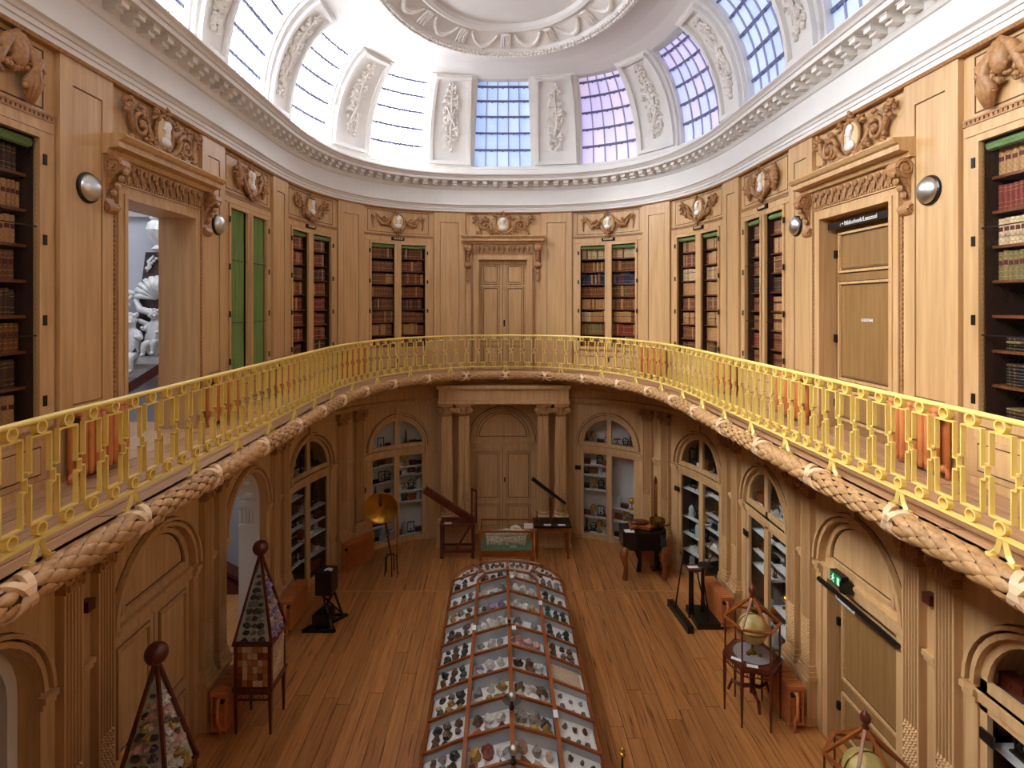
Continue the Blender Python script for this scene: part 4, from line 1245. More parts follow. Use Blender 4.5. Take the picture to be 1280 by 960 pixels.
for i, (s, th, fl) in enumerate(leafs):
    M = leaf_frame(s, th, fl)
    if i < 300:
        o = bpy.data.objects.new('leaf', me_leaf); COL.objects.link(o); o.parent = gar; o.matrix_local = M
    elif -1.0 < th < 2.0:
        mbr.T = M; mbr.add(vs, fs)
obj('far_leaves', mbr, OAKG, gar, kind='stuff', smooth=True)
mb = MB()
for i, (s, th, fl) in enumerate(leafs):                  # berries between the leaves
    if i % 3 == 0 and i < 420:
        M = leaf_frame(s, th + .4, fl); p = M @ Vector((.07, 0, 0))
        for q in range(2): mb.ball(p + Vector((rnd.uniform(-.012, .012), rnd.uniform(-.012, .012), rnd.uniform(-.012, .012))), .011, 5, 4)
obj('berries', mb, OAKD, gar, kind='stuff')
for a in RIBS:
    for sg_ in (-1, 1):
        mb = MB(RM)
        path = []
        for q in range(11):
            th = math.radians(-100 + 22 * q)
            path.append((a + sg_ * (-.10 + .02 * q), th))
        vv = []; ff = []
        for q, (s, th) in enumerate(path):
            for u, r in ((-.034, GR + .004), (-.03, GR + .034), (.03, GR + .034), (.034, GR + .004)):
                vv.append((s + u, GD + r * math.cos(th), GZ + r * math.sin(th)))
        for q in range(10):
            for j in range(4): ff.append((4 * q + j, 4 * q + (j + 1) % 4, 4 * q + 4 + (j + 1) % 4, 4 * q + 4 + j))
        mb.add(vv, ff)
        obj('ribbon', mb, RIB, gar, label='pale crossed ribbon band')

# ------------------------------------------------------------------ radiators
mb = MB()
for y in (-.05, .05): mb.tube([(0, y, .05), (0, y, .12), (0, y, .56), (0, y, .60)], [.03, .036, .036, .03], 8)
mb.tube([(0, -.07, .60), (0, -.05, .615), (0, .05, .615), (0, .07, .60)], [.028, .04, .04, .028], 8); mb.tube([(0, -.05, .09), (0, .05, .09)], .03, 6)
me_sec = mesh(mb, 'section', TERRA, smooth=True)
mb = MB()
for y in (-.09, -.03, .03, .09): mb.tube([(0, y, .06), (0, y, .54)], .012, 6)
mb.box(-.013, .013, -.11, .11, .53, .575); mb.box(-.013, .013, -.11, .11, .06, .09); mb.box(-.008, .008, -.10, .10, .3, .32)
me_fin = mesh(mb, 'section', TERRA)
mb = MB(); mb.tube([(0, 0, .09), (.06, 0, .09), (.09, 0, .06), (.09, 0, .0)], .022, 8); mb.ball((.04, 0, .09), .04, 8, 6)
me_valve = mesh(mb, 'valve', TERRA, smooth=True)
mb = MB(); mb.tube([(.05, 0, .5), (.09, 0, .5), (.09, 0, .25), (.06, -.02, .15), (.06, -.02, 0)], .02, 8); mb.ball((.06, 0, .5), .035, 8, 6)
me_pipe = mesh(mb, 'pipe', TERRA, smooth=True)
me_knob = mesh(MB().tube([(0, -.02, 0), (0, .02, 0)], .03, 10), 'knob', IRON)
def radiator(sd, key, lower, label, shift=0, n=8, d=.16):
    a, b = rng(sd, key); s = (a + b) / 2 + shift
    o = thing('radiator', WC.pt(s, d, 0 if lower else GAL), label, 'radiator', 'terracotta radiators of the ground floor' if lower else 'terracotta radiators of the gallery', WC.ang(s))
    near = -1 if sd < 0 else 1
    if lower:
        n = 17; L = .74
        for i in range(n):
            c = bpy.data.objects.new('section', me_fin); COL.objects.link(c); c.parent = o; c.location = (-L / 2 + L * i / (n - 1), 0, 0)
        c = bpy.data.objects.new('pipe', me_pipe); COL.objects.link(c); c.parent = o; c.location = (near * L / 2, -.03, 0); c.scale = (near, 1, 1)
        c = bpy.data.objects.new('knob', me_knob); COL.objects.link(c); c.parent = o; c.location = (near * (L / 2 + .06), -.08, .5)
    else:
        L = .082 * (n - 1)
        for i in range(n):
            c = bpy.data.objects.new('section', me_sec); COL.objects.link(c); c.parent = o; c.location = (-L / 2 + .082 * i, 0, 0)
        c = bpy.data.objects.new('valve', me_valve); COL.objects.link(c); c.parent = o; c.location = (near * L / 2, 0, 0); c.scale = (near, 1, 1)
        c = bpy.data.objects.new('knob', me_knob); COL.objects.link(c); c.parent = o; c.location = (near * (L / 2 + .05), -.03, .56)
    return o
radiator(-1, 'P4', 0, 'terracotta gallery radiator left of the open left doorway, nearest on that side', d=.17)
radiator(-1, 'P3', 0, 'terracotta gallery radiator between the open left doorway and the green curtains', d=.17)
radiator(-1, 'P2', 0, 'terracotta gallery radiator between the green curtains and the next bookcase', d=.17)
radiator(-1, 'P1', 0, 'terracotta gallery radiator at the far left curve beside the bookcase of brown books', d=.17)
radiator(1, 'P1', 0, 'terracotta gallery radiator at the far right curve beside the bookcase with blue books', d=.17)
radiator(1, 'P2', 0, 'terracotta gallery radiator between the two right-hand bookcases beyond the doorway', d=.17)
radiator(1, 'P3', 0, 'terracotta gallery radiator just beyond the dark right doorway', d=.17)
radiator(1, 'P4', 0, 'terracotta gallery radiator right of the dark right doorway, nearest on that side', d=.17)
radiator(-1, 'P3', 1, 'terracotta floor radiator beside the farther mineral obelisk', d=.30, shift=0)
radiator(-1, 'P2', 1, 'terracotta floor radiator behind the black box stand on the left', d=.30)
radiator(-1, 'P1', 1, 'terracotta floor radiator left of the brass reflector', d=.30)
radiator(1, 'P1', 1, 'terracotta floor radiator behind the dark electrical machine', d=.30)
radiator(1, 'P2', 1, 'terracotta floor radiator beside the black balance stand on the right', d=.30)
radiator(1, 'P3', 1, 'terracotta floor radiator beside the farther globe case', d=.30)

# ------------------------------------------------------------------ wall lamps
def wall_lamp(s, label):
    o = thing('wall_lamp', WC.pt(s, .05, 6.81), label, 'lamp', 'round steel wall lamps', WC.ang(s))
    T = Matrix.Rotation(PI / 2, 4, 'X')
    mb = MB(); mb.T = T; mb.lathe([(.145, -.012), (.15, .0), (.145, .02), (.13, .03)], k=28)
    obj('backplate', mb, BLACK, o, smooth=False)
    mb = MB(); mb.T = T; mb.lathe([(.132, .015), (.13, .03), (.118, .052), (.095, .07), (.065, .082), (.03, .088), (.004, .09)], k=28)
    obj('dome', mb, CHROME, o, smooth=True)
for sd in (-1, 1):
    for key, t in (('P3', 'beyond'), ('P4', 'nearer than')):
        a, b = rng(sd, key)
        wall_lamp((a + b) / 2 - (sd * .09 if key == 'P3' else 0), 'round domed steel wall lamp %s the %s gallery doorway' % (t, SIDE[sd]))
# small dark square lamps between the lower pilasters
for sd in (-1, 1):
    a, b = rng(sd, 'P4'); s = (a + b) / 2
    obj('wall_block', MB(W).box(s - .05, s + .05, 0, .09, 2.75, 2.85), MAHO, None, 'small square brown block between the lower pilasters near the %s doors' % SIDE[sd], 'wall fixture', loc=WC.pt(s, 0, 2.75))

# ------------------------------------------------------------------ carved reliefs with white portrait medallions
def spiral(mb, cx, cz, r0, r1, a0, turns, sg_, w0, w1, n=26, y=-.05):
    P = []; R = []
    for i in range(n + 1):
        u = i / n; a = a0 + sg_ * turns * 2 * PI * u; r = r0 + (r1 - r0) * u
        P.append((cx + r * math.cos(a), y - .02 * u, cz + r * math.sin(a))); R.append(w0 + (w1 - w0) * u)
    mb.tube(P, R, 6)
def medallion(o, rx, rz, crown=True):
    T = Matrix.Rotation(PI / 2, 4, 'X')
    mb = MB()
    mb.tube([(rx * 1.12 * math.cos(2 * PI * i / 28), -.055, rz * 1.12 * math.sin(2 * PI * i / 28)) for i in range(28)], .022, 6, closed=True)
    obj('medallion_rim', mb, OAKD, o, smooth=True)
    mb = MB(); mb.ball((0, -.035, 0), (rx * 1.08, .045, rz * 1.08), 24, 8)
    obj('medallion', mb, MEDB, o, smooth=True)
    mb = MB(); mb.ball((0, -.08, rz * .32), (rx * .40, .035, rz * .44), 12, 8); mb.ball((-rx * .42, -.08, rz * .25), (rx * .1, .02, rz * .1), 6, 4); mb.ball((0, -.08, -rz * .15), (rx * .25, .03, rz * .3), 10, 6)
    mb.ball((0, -.075, -rz * .55), (rx * .68, .035, rz * .34), 12, 6); mb.ball((rx * .15, -.085, rz * .5), (rx * .38, .03, rz * .32), 10, 6)
    obj('portrait', mb, MARB, o, smooth=True, label='white portrait bust')
def leaf_clump(mb, x, z, r, n, rr):
    for i in range(n):
        a = rr.uniform(0, 2 * PI); q = rr.uniform(.2, 1) * r
        mb.ball((x + q * math.cos(a), -.05 - rr.uniform(0, .04), z + q * math.sin(a)), (rr.uniform(.015, .035), .03, rr.uniform(.015, .035)), 6, 4)
def relief_door(s, z, label):
    o = thing('carved_relief', WC.pt(s, .0, z), label, 'carving', None, WC.ang(s))
    medallion(o, .145, .185)
    rr = random.Random(3)
    for sg_ in (-1, 1):
        mb = MB()
        mb.tube([(0, -.05, -.235), (sg_ * .14, -.06, -.215), (sg_ * .26, -.06, -.12), (sg_ * .33, -.06, .0)], [.015, .035, .035, .03], 6)
        spiral(mb, sg_ * .44, -.04, .15, .03, PI * (.0 if sg_ < 0 else 1.), 1.5, -1 if sg_ > 0 else 1, .032, .016)
        mb.ball((sg_ * .44, -.07, -.04), .04, 8, 5)
        obj('scroll', mb, OAKD, o, smooth=True)
        mb = MB()
        mb.tube([(sg_ * .54, -.05, -.16), (sg_ * .62, -.06, .0), (sg_ * .66, -.06, .14), (sg_ * .74, -.05, .16)], [.02, .035, .03, .01], 6)
        for q in range(6): mb.ball((sg_ * (.58 + .025 * q), -.055, -.08 + .05 * q), (.03, .03, .02), 6, 4)
        leaf_clump(mb, sg_ * .70, .12, .09, 16, rr); leaf_clump(mb, sg_ * .6, -.2, .08, 10, rr); leaf_clump(mb, sg_ * .28, -.2, .10, 18, rr); leaf_clump(mb, sg_ * .2, .16, .07, 10, rr); leaf_clump(mb, sg_ * .44, .12, .08, 12, rr)
        obj('foliage', mb, OAKD, o, smooth=True)
    mb = MB(); leaf_clump(mb, 0, .22, .08, 10, rr); leaf_clump(mb, 0, -.24, .1, 12, rr)
    obj('foliage', mb, OAKD, o, smooth=True)
def relief_case(s, z, seed, label, plate=True):
    o = thing('carved_relief', WC.pt(s, .0, z), label, 'carving', None, WC.ang(s))
    medallion(o, .14, .175)
    rr = random.Random(seed)
    for sg_ in (-1, 1):
        mb = MB()
        if seed % 3 == 0:
            mb.tube([(sg_ * .14, -.05, .12), (sg_ * .28, -.07, -.06), (sg_ * .42, -.07, -.08), (sg_ * .55, -.06, .12)], [.02, .045, .045, .02], 6)
            mb.tube([(sg_ * .62, -.05, .22), (sg_ * .63, -.06, .0), (sg_ * .62, -.05, -.18)], [.015, .035, .02], 6)
            leaf_clump(mb, sg_ * .35, -.02, .12, 26, rr); leaf_clump(mb, sg_ * .62, .08, .06, 14, rr)
            mb.bar((sg_ * .2, -.06, -.12), (sg_ * .56, -.06, .17), .025)
        elif seed % 3 == 1:
            mb.tube([(sg_ * .1, -.05, -.24), (sg_ * .24, -.07, -.15), (sg_ * .33, -.06, .05), (sg_ * .42, -.05, .14)], [.02, .04, .03, .015], 6)
            spiral(mb, sg_ * .47, .02, .1, .03, 0, 1.2, sg_, .025, .015, 18)
            leaf_clump(mb, sg_ * .5, .08, .13, 26, rr); leaf_clump(mb, sg_ * .3, -.1, .11, 18, rr)
        else:
            mb.tube([(sg_ * .42, -.05, .22), (sg_ * .45, -.07, .0), (sg_ * .43, -.05, -.22)], [.02, .07, .02], 7)
            mb.tube([(sg_ * .12, -.05, -.22), (sg_ * .26, -.07, -.1), (sg_ * .4, -.06, .2)], [.03, .045, .012], 6)
            leaf_clump(mb, sg_ * .45, .0, .16, 36, rr); leaf_clump(mb, sg_ * .27, .05, .1, 16, rr)
        obj('trophy', mb, OAKD, o, smooth=True)
    mb = MB(); leaf_clump(mb, -.05, .2, .07, 8, rr); leaf_clump(mb, 0, -.24, .1, 14, rr)
    mb.tube([(-.17, -.05, -.06), (-.1, -.06, -.2), (0, -.06, -.25), (.1, -.06, -.2), (.17, -.05, -.06)], .03, 6)
    obj('foliage', mb, OAKD, o, smooth=True)
    if plate:
        mb = MB(); mb.box(-.16, .16, -.03, .0, -.44, -.35); mb.tube([(-.16, -.015, -.395), (.16, -.015, -.395)], .045, 8)
        obj('name_plate', mb, IRON, o)
        mb = MB()
        for i in range(7): mb.box(-.11 + i * .034, -.11 + i * .034 + .018, -.064, -.060, -.415, -.375)
        obj('plate_marks', mb, RIB, o, kind='stuff')
relief_door(S0, 7.70, 'scrolled oak carving with a white portrait above the central gallery door')
for sd in (-1, 1): relief_door(sd * 9.85 + S0, 7.70, 'scrolled oak carving with a white portrait above the %s gallery doorway' % SIDE[sd])
for key, sd, seed, pl_, t in (('case1', -1, 0, 1, 'bookcase just left of the central gallery door'), ('case1', 1, 3, 1, 'bookcase just right of the central gallery door'),
                              ('case2', -1, 1, 1, 'second bookcase left of the central gallery door'), ('case2', 1, 4, 1, 'second bookcase right of the central gallery door'),
                              ('case3', -1, 5, 0, 'green curtained bookcase'), ('case3', 1, 2, 1, 'bookcase beside the dark right doorway')):
    a, b = rng(sd, key)
    relief_case((a + b) / 2, 7.66, seed, 'carved white-portrait trophy above the ' + t, pl_)
for sd in (-1, 1):
    a, b = rng(sd, 'case4'); s = (a + .44) if sd > 0 else (b - .44)
    o = thing('carved_relief', WC.pt(s, 0, 7.66), 'shaggy carved drapery trophy at the %s edge of the photo under the cornice' % SIDE[sd], 'carving', 'carved reliefs above the gallery doors and bookcases', WC.ang(s))
    rr = random.Random(5 + sd)
    k = sd
    mb = MB()
    for q in range(3): mb.tube([(k * (-.05 + .03 * q), -.06, .26), (k * (-.12 - .03 * q), -.09, .08), (k * (-.18 + .05 * q), -.08, -.12), (k * (-.16 + .02 * q), -.05, -.28)], [.03, .05, .05, .015], 7)
    mb.ball((k * .0, -.07, .1), (.09, .07, .14), 10, 7)
    obj('drapery', mb, OAKD, o, smooth=True)
    mb = MB(); mb.tube([(k * -.02, -.06, .28), (k * .12, -.08, .15), (k * .2, -.08, -.02), (k * .24, -.06, -.2)], [.02, .05, .045, .01], 7)
    mb.tube([(k * .1, -.08, .05), (k * .3, -.08, .1), (k * .45, -.06, .0)], [.03, .06, .02], 7)
    obj('drapery', mb, OAKD, o, smooth=True)
    mb = MB(); leaf_clump(mb, k * -.1, -.02, .16, 40, rr); leaf_clump(mb, k * .2, .0, .14, 26, rr)
    obj('shaggy_fleece', mb, OAKD, o, smooth=True, kind='stuff')
# ------------------------------------------------------------------ books
BCOL = dict(brown=('#6A3E22', '#8A5630'), tan=('#A87A4A', '#C49A66'), red=('#6E2A20', '#8E3A2C'), dark=('#3A261C', '#523626'), blue=('#24304A', '#34466A'),
            cream=('#C0A67C', '#D8C4A0'), green=('#4A5238', '#62704A'), pink=('#A85058', '#C07078'), gilt=('#6E6238', '#8E8254'), black=('#221C18', '#322A24'))
BM = {k: noisy('book_' + k, a, b, (60, 60, 9), .5, rand=.12) for k, (a, b) in BCOL.items()}
GILT = mat('gilt_tooling', '#B89048', .35, .5)
LABELM = mat('spine_label', '#5A1F18', .5)
def book_mesh(col):
    mb = MB()       # unit book, width 1 (x), depth 1 (y 0..1), height 1; rounded spine towards -y
    mb.column([(-.48, 1), (-.5, .08), (-.3, .015), (0, 0), (.3, .015), (.5, .08), (.48, 1)], 0, 1)
    mb.m = 1
    for z in (.12, .30, .74, .88): mb.column([(-.51, .1), (-.31, -.005), (0, -.02), (.31, -.005), (.51, .1)], z, z + .018)
    mb.m = 2
    mb.column([(-.505, .1), (-.305, .005), (0, -.01), (.305, .005), (.505, .1)], .52, .68)
    return mesh(mb, 'book', [BM[col], GILT, LABELM if col in ('tan', 'cream', 'brown', 'gilt') else BM[col]])
BOOKM = {k: book_mesh(k) for k in BCOL}
REST = {k: MB() for k in BCOL}
ORD = ['lowest', 'second', 'third', 'fourth', 'fifth', 'sixth', 'seventh', 'top']
CNAME = dict(brown='brown', tan='tan', red='dark red', dark='dark brown', blue='dark blue', cream='cream', green='dull green', pink='pinkish red', gilt='green-gilt', black='black')
WHERE = {(-1, 'case4'): 'left edge bookcase', (1, 'case4'): 'right edge bookcase', (1, 'case3'): 'case beside right doorway',
         (1, 'case2'): 'second case right of door', (-1, 'case2'): 'second case left of door'}
nb = [0]
GB = [MB()]
NTH = ['first', 'second', 'third', 'fourth', 'fifth', 'sixth', 'seventh', 'eighth', 'ninth', 'tenth', 'eleventh', 'twelfth', 'thirteenth', 'fourteenth', 'fifteenth', 'sixteenth', 'seventeenth', 'eighteenth', 'nineteenth', 'twentieth', 'last']
def book(s, z, w, h, dp, col, indiv, label, group, lean=0., flat=False, dback=-.12):
    p = WC.pt(s, dback, z); a = WC.ang(s)
    M = Matrix.Translation(p) @ Matrix.Rotation(a, 4, 'Z')
    if flat: M = M @ Matrix.Translation((0, 0, w / 2)) @ Matrix.Rotation(PI / 2, 4, 'Y') @ Matrix.Translation((0, 0, -h / 2))
    M = M @ Matrix.Rotation(lean, 4, 'Y') @ Matrix.Diagonal((w * .96, dp, h, 1))
    if indiv and nb[0] < 300:
        nb[0] += 1
        o = bpy.data.objects.new('book', BOOKM[col]); COL.objects.link(o); o.matrix_world = M
        props(o, label, 'book', group)
    else:
        R = REST[col]; R.T = M
        R.column([(-.44, 1), (-.46, .06), (0, 0), (.46, .06), (.44, 1)], 0, 1)
        if GB[0] is not None:
            for z_ in (.22, .74): GB[0].T = M; GB[0].add([(-.46, .05, z_), (0, -.01, z_), (0, -.01, z_ + .05), (-.46, .05, z_ + .05), (.46, .05, z_), (.46, .05, z_ + .05)], [(0, 1, 2, 3), (1, 4, 5, 2)])
        R.T = None
def fill_row(x0, x1, z, hmax, mode, wr, r, indiv, shelf, side, key):
    x = x0 + .004
    base = r.choice(mode)
    H = hmax * r.uniform(.8, .9)
    run = 0; nth = -1
    while x < x1 - .02:
        if run <= 0:
            col = base if r.random() < .6 else r.choice(mode)
            H = hmax * r.uniform(.8, .96); run = r.randint(3, 12); wd = r.uniform(*wr)
        w = wd * r.uniform(.9, 1.1)
        if x + w > x1: break
        lab = grp = None; nth += 1
        if not (callable(indiv) or (indiv and nb[0] < 300)) and r.random() < .35: col2 = r.choice(mode + ['brown', 'tan'])
        else: col2 = col
        ok = indiv(x) if callable(indiv) else indiv
        if ok and nb[0] < 300:
            side_t = 'left half' if side < 0 else 'right half'
            lab = '%s book, %s from left, %s shelf, %s, %s' % (CNAME[col], NTH[min(nth, 20)], ORD[shelf], side_t, WHERE[key])
            grp = 'books on the %s shelf, %s, %s' % (ORD[shelf], side_t, WHERE[key])
        book(x + w / 2, z, w, H * r.uniform(.97, 1.02), .20, col2, ok, lab, grp)
        x += w; run -= 1
MODES = {(-1, 'case1'): [['brown'], ['brown', 'tan'], ['brown'], ['brown', 'dark'], ['tan', 'brown'], ['tan', 'brown'], ['brown', 'red'], ['brown', 'dark']],
         (1, 'case1'): [['tan', 'brown'], ['gilt', 'tan', 'red'], ['tan', 'cream'], ['tan', 'brown'], ['brown', 'green'], ['blue'], ['tan', 'brown'], ['brown', 'cream']],
         (-1, 'case2'): [['dark', 'red'], ['red', 'dark'], ['brown', 'red'], ['red'], ['red', 'brown'], ['dark', 'brown'], ['red', 'brown'], ['brown', 'red']],
         (1, 'case2'): [['brown', 'black'], ['brown', 'tan'], ['tan', 'green'], ['brown', 'tan'], ['tan'], ['cream', 'tan'], ['tan', 'red'], ['brown', 'tan']],
         (1, 'case3'): [['brown', 'black'], ['red', 'brown'], ['brown', 'tan', 'dark'], ['tan', 'brown'], ['red', 'dark'], ['tan', 'brown'], ['tan', 'brown'], ['tan', 'brown']],
         (-1, 'case4'): [['brown', 'tan'], ['brown', 'dark'], ['red', 'brown'], ['dark', 'brown'], ['brown', 'tan', 'dark'], ['cream', 'tan'], ['tan', 'cream'], ['red', 'brown', 'dark']],
         (1, 'case4'): [['black'], [], [], [], ['gilt'], ['pink', 'cream', 'red'], ['brown', 'red'], ['cream', 'green', 'tan']]}
for key in ((1, 'case4'), (-1, 'case4'), (1, 'case3'), (1, 'case2'), (-1, 'case2'), (-1, 'case1'), (1, 'case1')):
    x0, x1, x2, x3, zs = BOOKC[key]
    r = random.Random(hash(key[1]) % 97 if False else (11 + key[0] * 5 + int(key[1][-1])))
    for i, z in enumerate(zs):
        hm = .27
        for sd, (p, q) in ((-1, (x0, x1)), (1, (x2, x3))):
            mode = MODES[key][i]
            if key == (1, 'case4') and (i in (1, 2, 3) or i == 0):
                if i in (0, 1, 2):
                    for st in range(2 if sd < 0 else 1):
                        zz = z
                        for b_ in range(7 if i == 1 else 4):
                            t = r.uniform(.022, .034); col = r.choice(['black', 'dark', 'black', 'gilt'])
                            vis = sd < 0
                            book(p + (.22 + .3 * st), zz, t, .26, .2, col, vis, '%s flat volume, %s from below, %s stack, %s shelf, right edge bookcase' % (CNAME[col], NTH[b_], ('left', 'right')[st], ORD[i]) if vis else None,
                                 'volumes lying flat on the %s shelf of the right-edge bookcase' % ORD[i] if vis else None, flat=True)
                            zz += t * 1.02
                continue
            if not mode: continue
            wr = (.045, .065) if key[1] == 'case4' else ((.035, .06) if key[1] == 'case3' else (.03, .055))
            if key[1] == 'case4': ind = (lambda x, k=key: (x < 12.35) if k[0] > 0 else (x > -12.45))
            elif key == (1, 'case3') or key == (1, 'case2'): ind = True
            else: ind = False
            fill_row(p, q, z, hm, mode, wr, r, ind, i, sd, key)
root = None
allb = MB(); mats = []
for i, (k, R) in enumerate(REST.items()):
    n = allb.n
    allb.V += R.V; allb.F += [tuple(j + n for j in f) for f in R.F]; allb.M += [i] * len(R.F); allb.n += R.n
    mats.append(BM[k])
n = allb.n; R = GB[0]; allb.V += R.V; allb.F += [tuple(j + n for j in f) for f in R.F]; allb.M += [len(mats)] * len(R.F); allb.n += R.n; mats.append(GILT)
obj('books', allb, mats, None, 'the many small leather volumes filling the farther gallery bookcases', 'books', kind='stuff')

# ------------------------------------------------------------------ small instruments in the glazed cases
def i_microscope():
    return MB().box(-.05, .05, -.04, .04, 0, .015).tube([(0, .03, .01), (0, .03, .1), (0, .0, .13)], .01, 6).tube([(0, -.02, .04), (0, .0, .2)], .016, 8).tube([(0, 0, .2), (0, .006, .24)], .011, 8).box(-.03, .03, -.04, .02, .05, .058), BRASSD
def i_globe():
    return MB().lathe([(.05, 0), (.05, .012), (.012, .02), (.01, .08), (.02, .09)], k=12).ball((0, 0, .145), .055, 12, 8), BRASS
def i_box():
    return MB().box(-.09, .09, -.05, .05, 0, .10).box(-.095, .095, -.055, .055, .10, .112).box(-.012, .012, -.058, -.05, .06, .085), MAHO
def i_wheel():
    return MB().box(-.07, .07, -.035, .035, 0, .018).box(-.055, -.042, -.01, .01, .018, .12).box(.042, .055, -.01, .01, .018, .12).ring(0, .115, .06, .075, -.008, .008, 0, 2 * PI, 16).tube([(-.06, 0, .115), (.06, 0, .115)], .007, 6).tube([(0, 0, .05), (0, 0, .18)], .005, 5), IRON
def i_belljar():
    return MB().lathe([(.065, 0), (.065, .02), (.05, .025), (.05, .13), (.04, .165), (.02, .185), (.006, .19), (.01, .205), (.002, .215)], k=14), mat_jar
def i_tripod():
    mb = MB()
    for k in range(3): mb.tube([(0, 0, .15), (.07 * math.cos(k * 2.09), .07 * math.sin(k * 2.09), 0)], .006, 5)
    return mb.tube([(-.09, 0, .165), (.09, 0, .185)], .016, 8).ball((0, 0, .155), .014, 6, 4), BRASSD
def i_frame():
    return MB().box(-.08, .08, -.03, .03, 0, .02).box(-.075, -.063, -.01, .01, .02, .22).box(.063, .075, -.01, .01, .02, .22).box(-.08, .08, -.012, .012, .21, .225).tube([(0, 0, .21), (0, 0, .08)], .003, 4).ball((0, 0, .065), .02, 8, 6), BLACK
def i_coil():
    mb = MB().box(-.1, .1, -.045, .045, 0, .02)
    for k in range(9): mb.tube([(-.07 + .0175 * k, .035 * math.cos(q * PI / 4), .065 + .035 * math.sin(q * PI / 4)) for q in range(8)], .008, 4, closed=True)
    return mb.ball((-.09, 0, .05), .016, 6, 4).ball((.09, 0, .05), .016, 6, 4), IRON
def i_card():
    return MB().prism([(-.045, 0), (.045, 0), (.045, .05), (-.045, .05)], -.012, -.009).add([(-.045, -.012, 0), (.045, -.012, 0), (.045, .02, 0), (-.045, .02, 0)], [(0, 1, 2, 3)]), WHITE
def i_case():
    return MB().box(-.12, .12, -.06, .06, 0, .16).box(-.11, .11, -.066, -.06, .02, .14).box(-.125, .125, -.065, .065, .16, .175), CASEW
mat_jar = mat('pale_glass_jar', '#B8C4C4', .1)
INST = [('microscope', 'brass microscope', i_microscope), ('brass_sphere', 'brass sphere on a stand', i_globe), ('instrument_box', 'red-brown wooden instrument box', i_box), ('wheel_apparatus', 'dark upright wheel apparatus', i_wheel),
        ('bell_jar', 'pale glass bell jar', i_belljar), ('small_telescope', 'little brass telescope on three legs', i_tripod), ('pendulum_frame', 'black frame with a hanging ball', i_frame), ('wire_coil', 'dark wire coil on a board', i_coil),
        ('label_card', 'white label card', i_card), ('wooden_case', 'large brown wooden case', i_case)]
IM = []
for nm, lb, fn in INST:
    mb, m = fn(); IM.append((nm, lb, mesh(mb, nm, m)))
CW = {'L1': 'case left of the columns', 'R1': 'case right of the columns', 'L2': 'case behind the left stand', 'R2': 'case behind the right stand', 'R3': 'case behind the far globe', 'R4': 'lower right edge case'}
for (code, sd), (p, q, zs, zl) in DISP.items():
    r = random.Random(code + str(sd))
    lv = sorted(zs) + [zl]
    for li, z in enumerate(lv):
        room = (lv[li + 1] - z) if li + 1 < len(lv) else .5
        n = 4 if code in ('L1', 'R1') else 3
        if code == 'R4' and li > 1 and li + 1 < len(lv): n = 2
        picks = r.sample(range(len(IM)), n)
        for k, pi in enumerate(picks):
            nm, lb, me = IM[pi]
            hgt = max(v.co.z for v in me.vertices)
            sc_ = min(r.uniform(1.0, 1.6), (room - .05) / hgt)
            if li + 1 == len(lv): sc_ = min(sc_, 1.6)
            s = p + (q - p) * (k + .5) / n + r.uniform(-.02, .02)
            wmax = (q - p) / n / 2 / max(abs(v.co.x) for v in me.vertices)
            sc_ = max(.5, min(sc_, wmax * 1.15))
            o = bpy.data.objects.new(nm, me); COL.objects.link(o)
            o.location = WC.pt(s, -.27 + r.uniform(-.04, .04), z); o.rotation_euler = (0, 0, WC.ang(s)); o.scale = (sc_,) * 3
            lvl = 'lunette shelf' if li + 1 == len(lv) else ('case floor' if li == 0 else '%s shelf' % ORD[li - 1])
            props(o, '%s, %s, %s half, %s' % (lb, lvl, 'left' if sd < 0 else 'right', CW[code]), 'instrument' if nm != 'label_card' else 'label')

# ------------------------------------------------------------------ standing instruments and cases
# brass reflector on its stand
t = thing('brass_reflector', (-2.50, 11.86, 0), 'large round brass reflector dish on a slender stand, left of centre', 'instrument')
mb = MB(); prof = []
ax = Vector((.18, -.92, -.18)).normalized()
Q = ax.to_track_quat('Z', 'Y').to_matrix().to_4x4()
T = Matrix.Translation((-.14, -.1, 1.43)) @ Q; mb.T = T
n = 10; vs = []
pin = [(.012 + .34 * i / n, .14 * (i / n) ** 2 - .12) for i in range(n + 1)]; pout = [(r + .004, z - .012) for r, z in pin[::-1]]
mb.lathe(pin + [(.36, .02)] + pout, k=32)
obj('dish', mb, BRASS, t, smooth=True)
mb = MB(); mb.T = T; mb.tube([(0, 0, -.125), (0, 0, -.06), (0, .03, -.03)], [.03, .022, .03], 8)
obj('burner', mb, IRON, t)
mb = MB(); mb.tube([(-.08, .06, 1.3), (-.06, .08, 1.0), (.02, .05, .55), (.06, 0, .42)], .022, 8)
obj('stem', mb, MAHO, t)
for k in range(5):
    a = k * 2 * PI / 5
    obj('leg', MB().tube([(.06, 0, .42), (.06 + .12 * math.cos(a), .12 * math.sin(a), .38), (.06 + .14 * math.cos(a), .14 * math.sin(a), 0)], .012, 6), IRON, t)
obj('rod', MB().tube([(.2, -.05, .4), (.2, -.05, 1.55)], .008, 6), IRON, t)

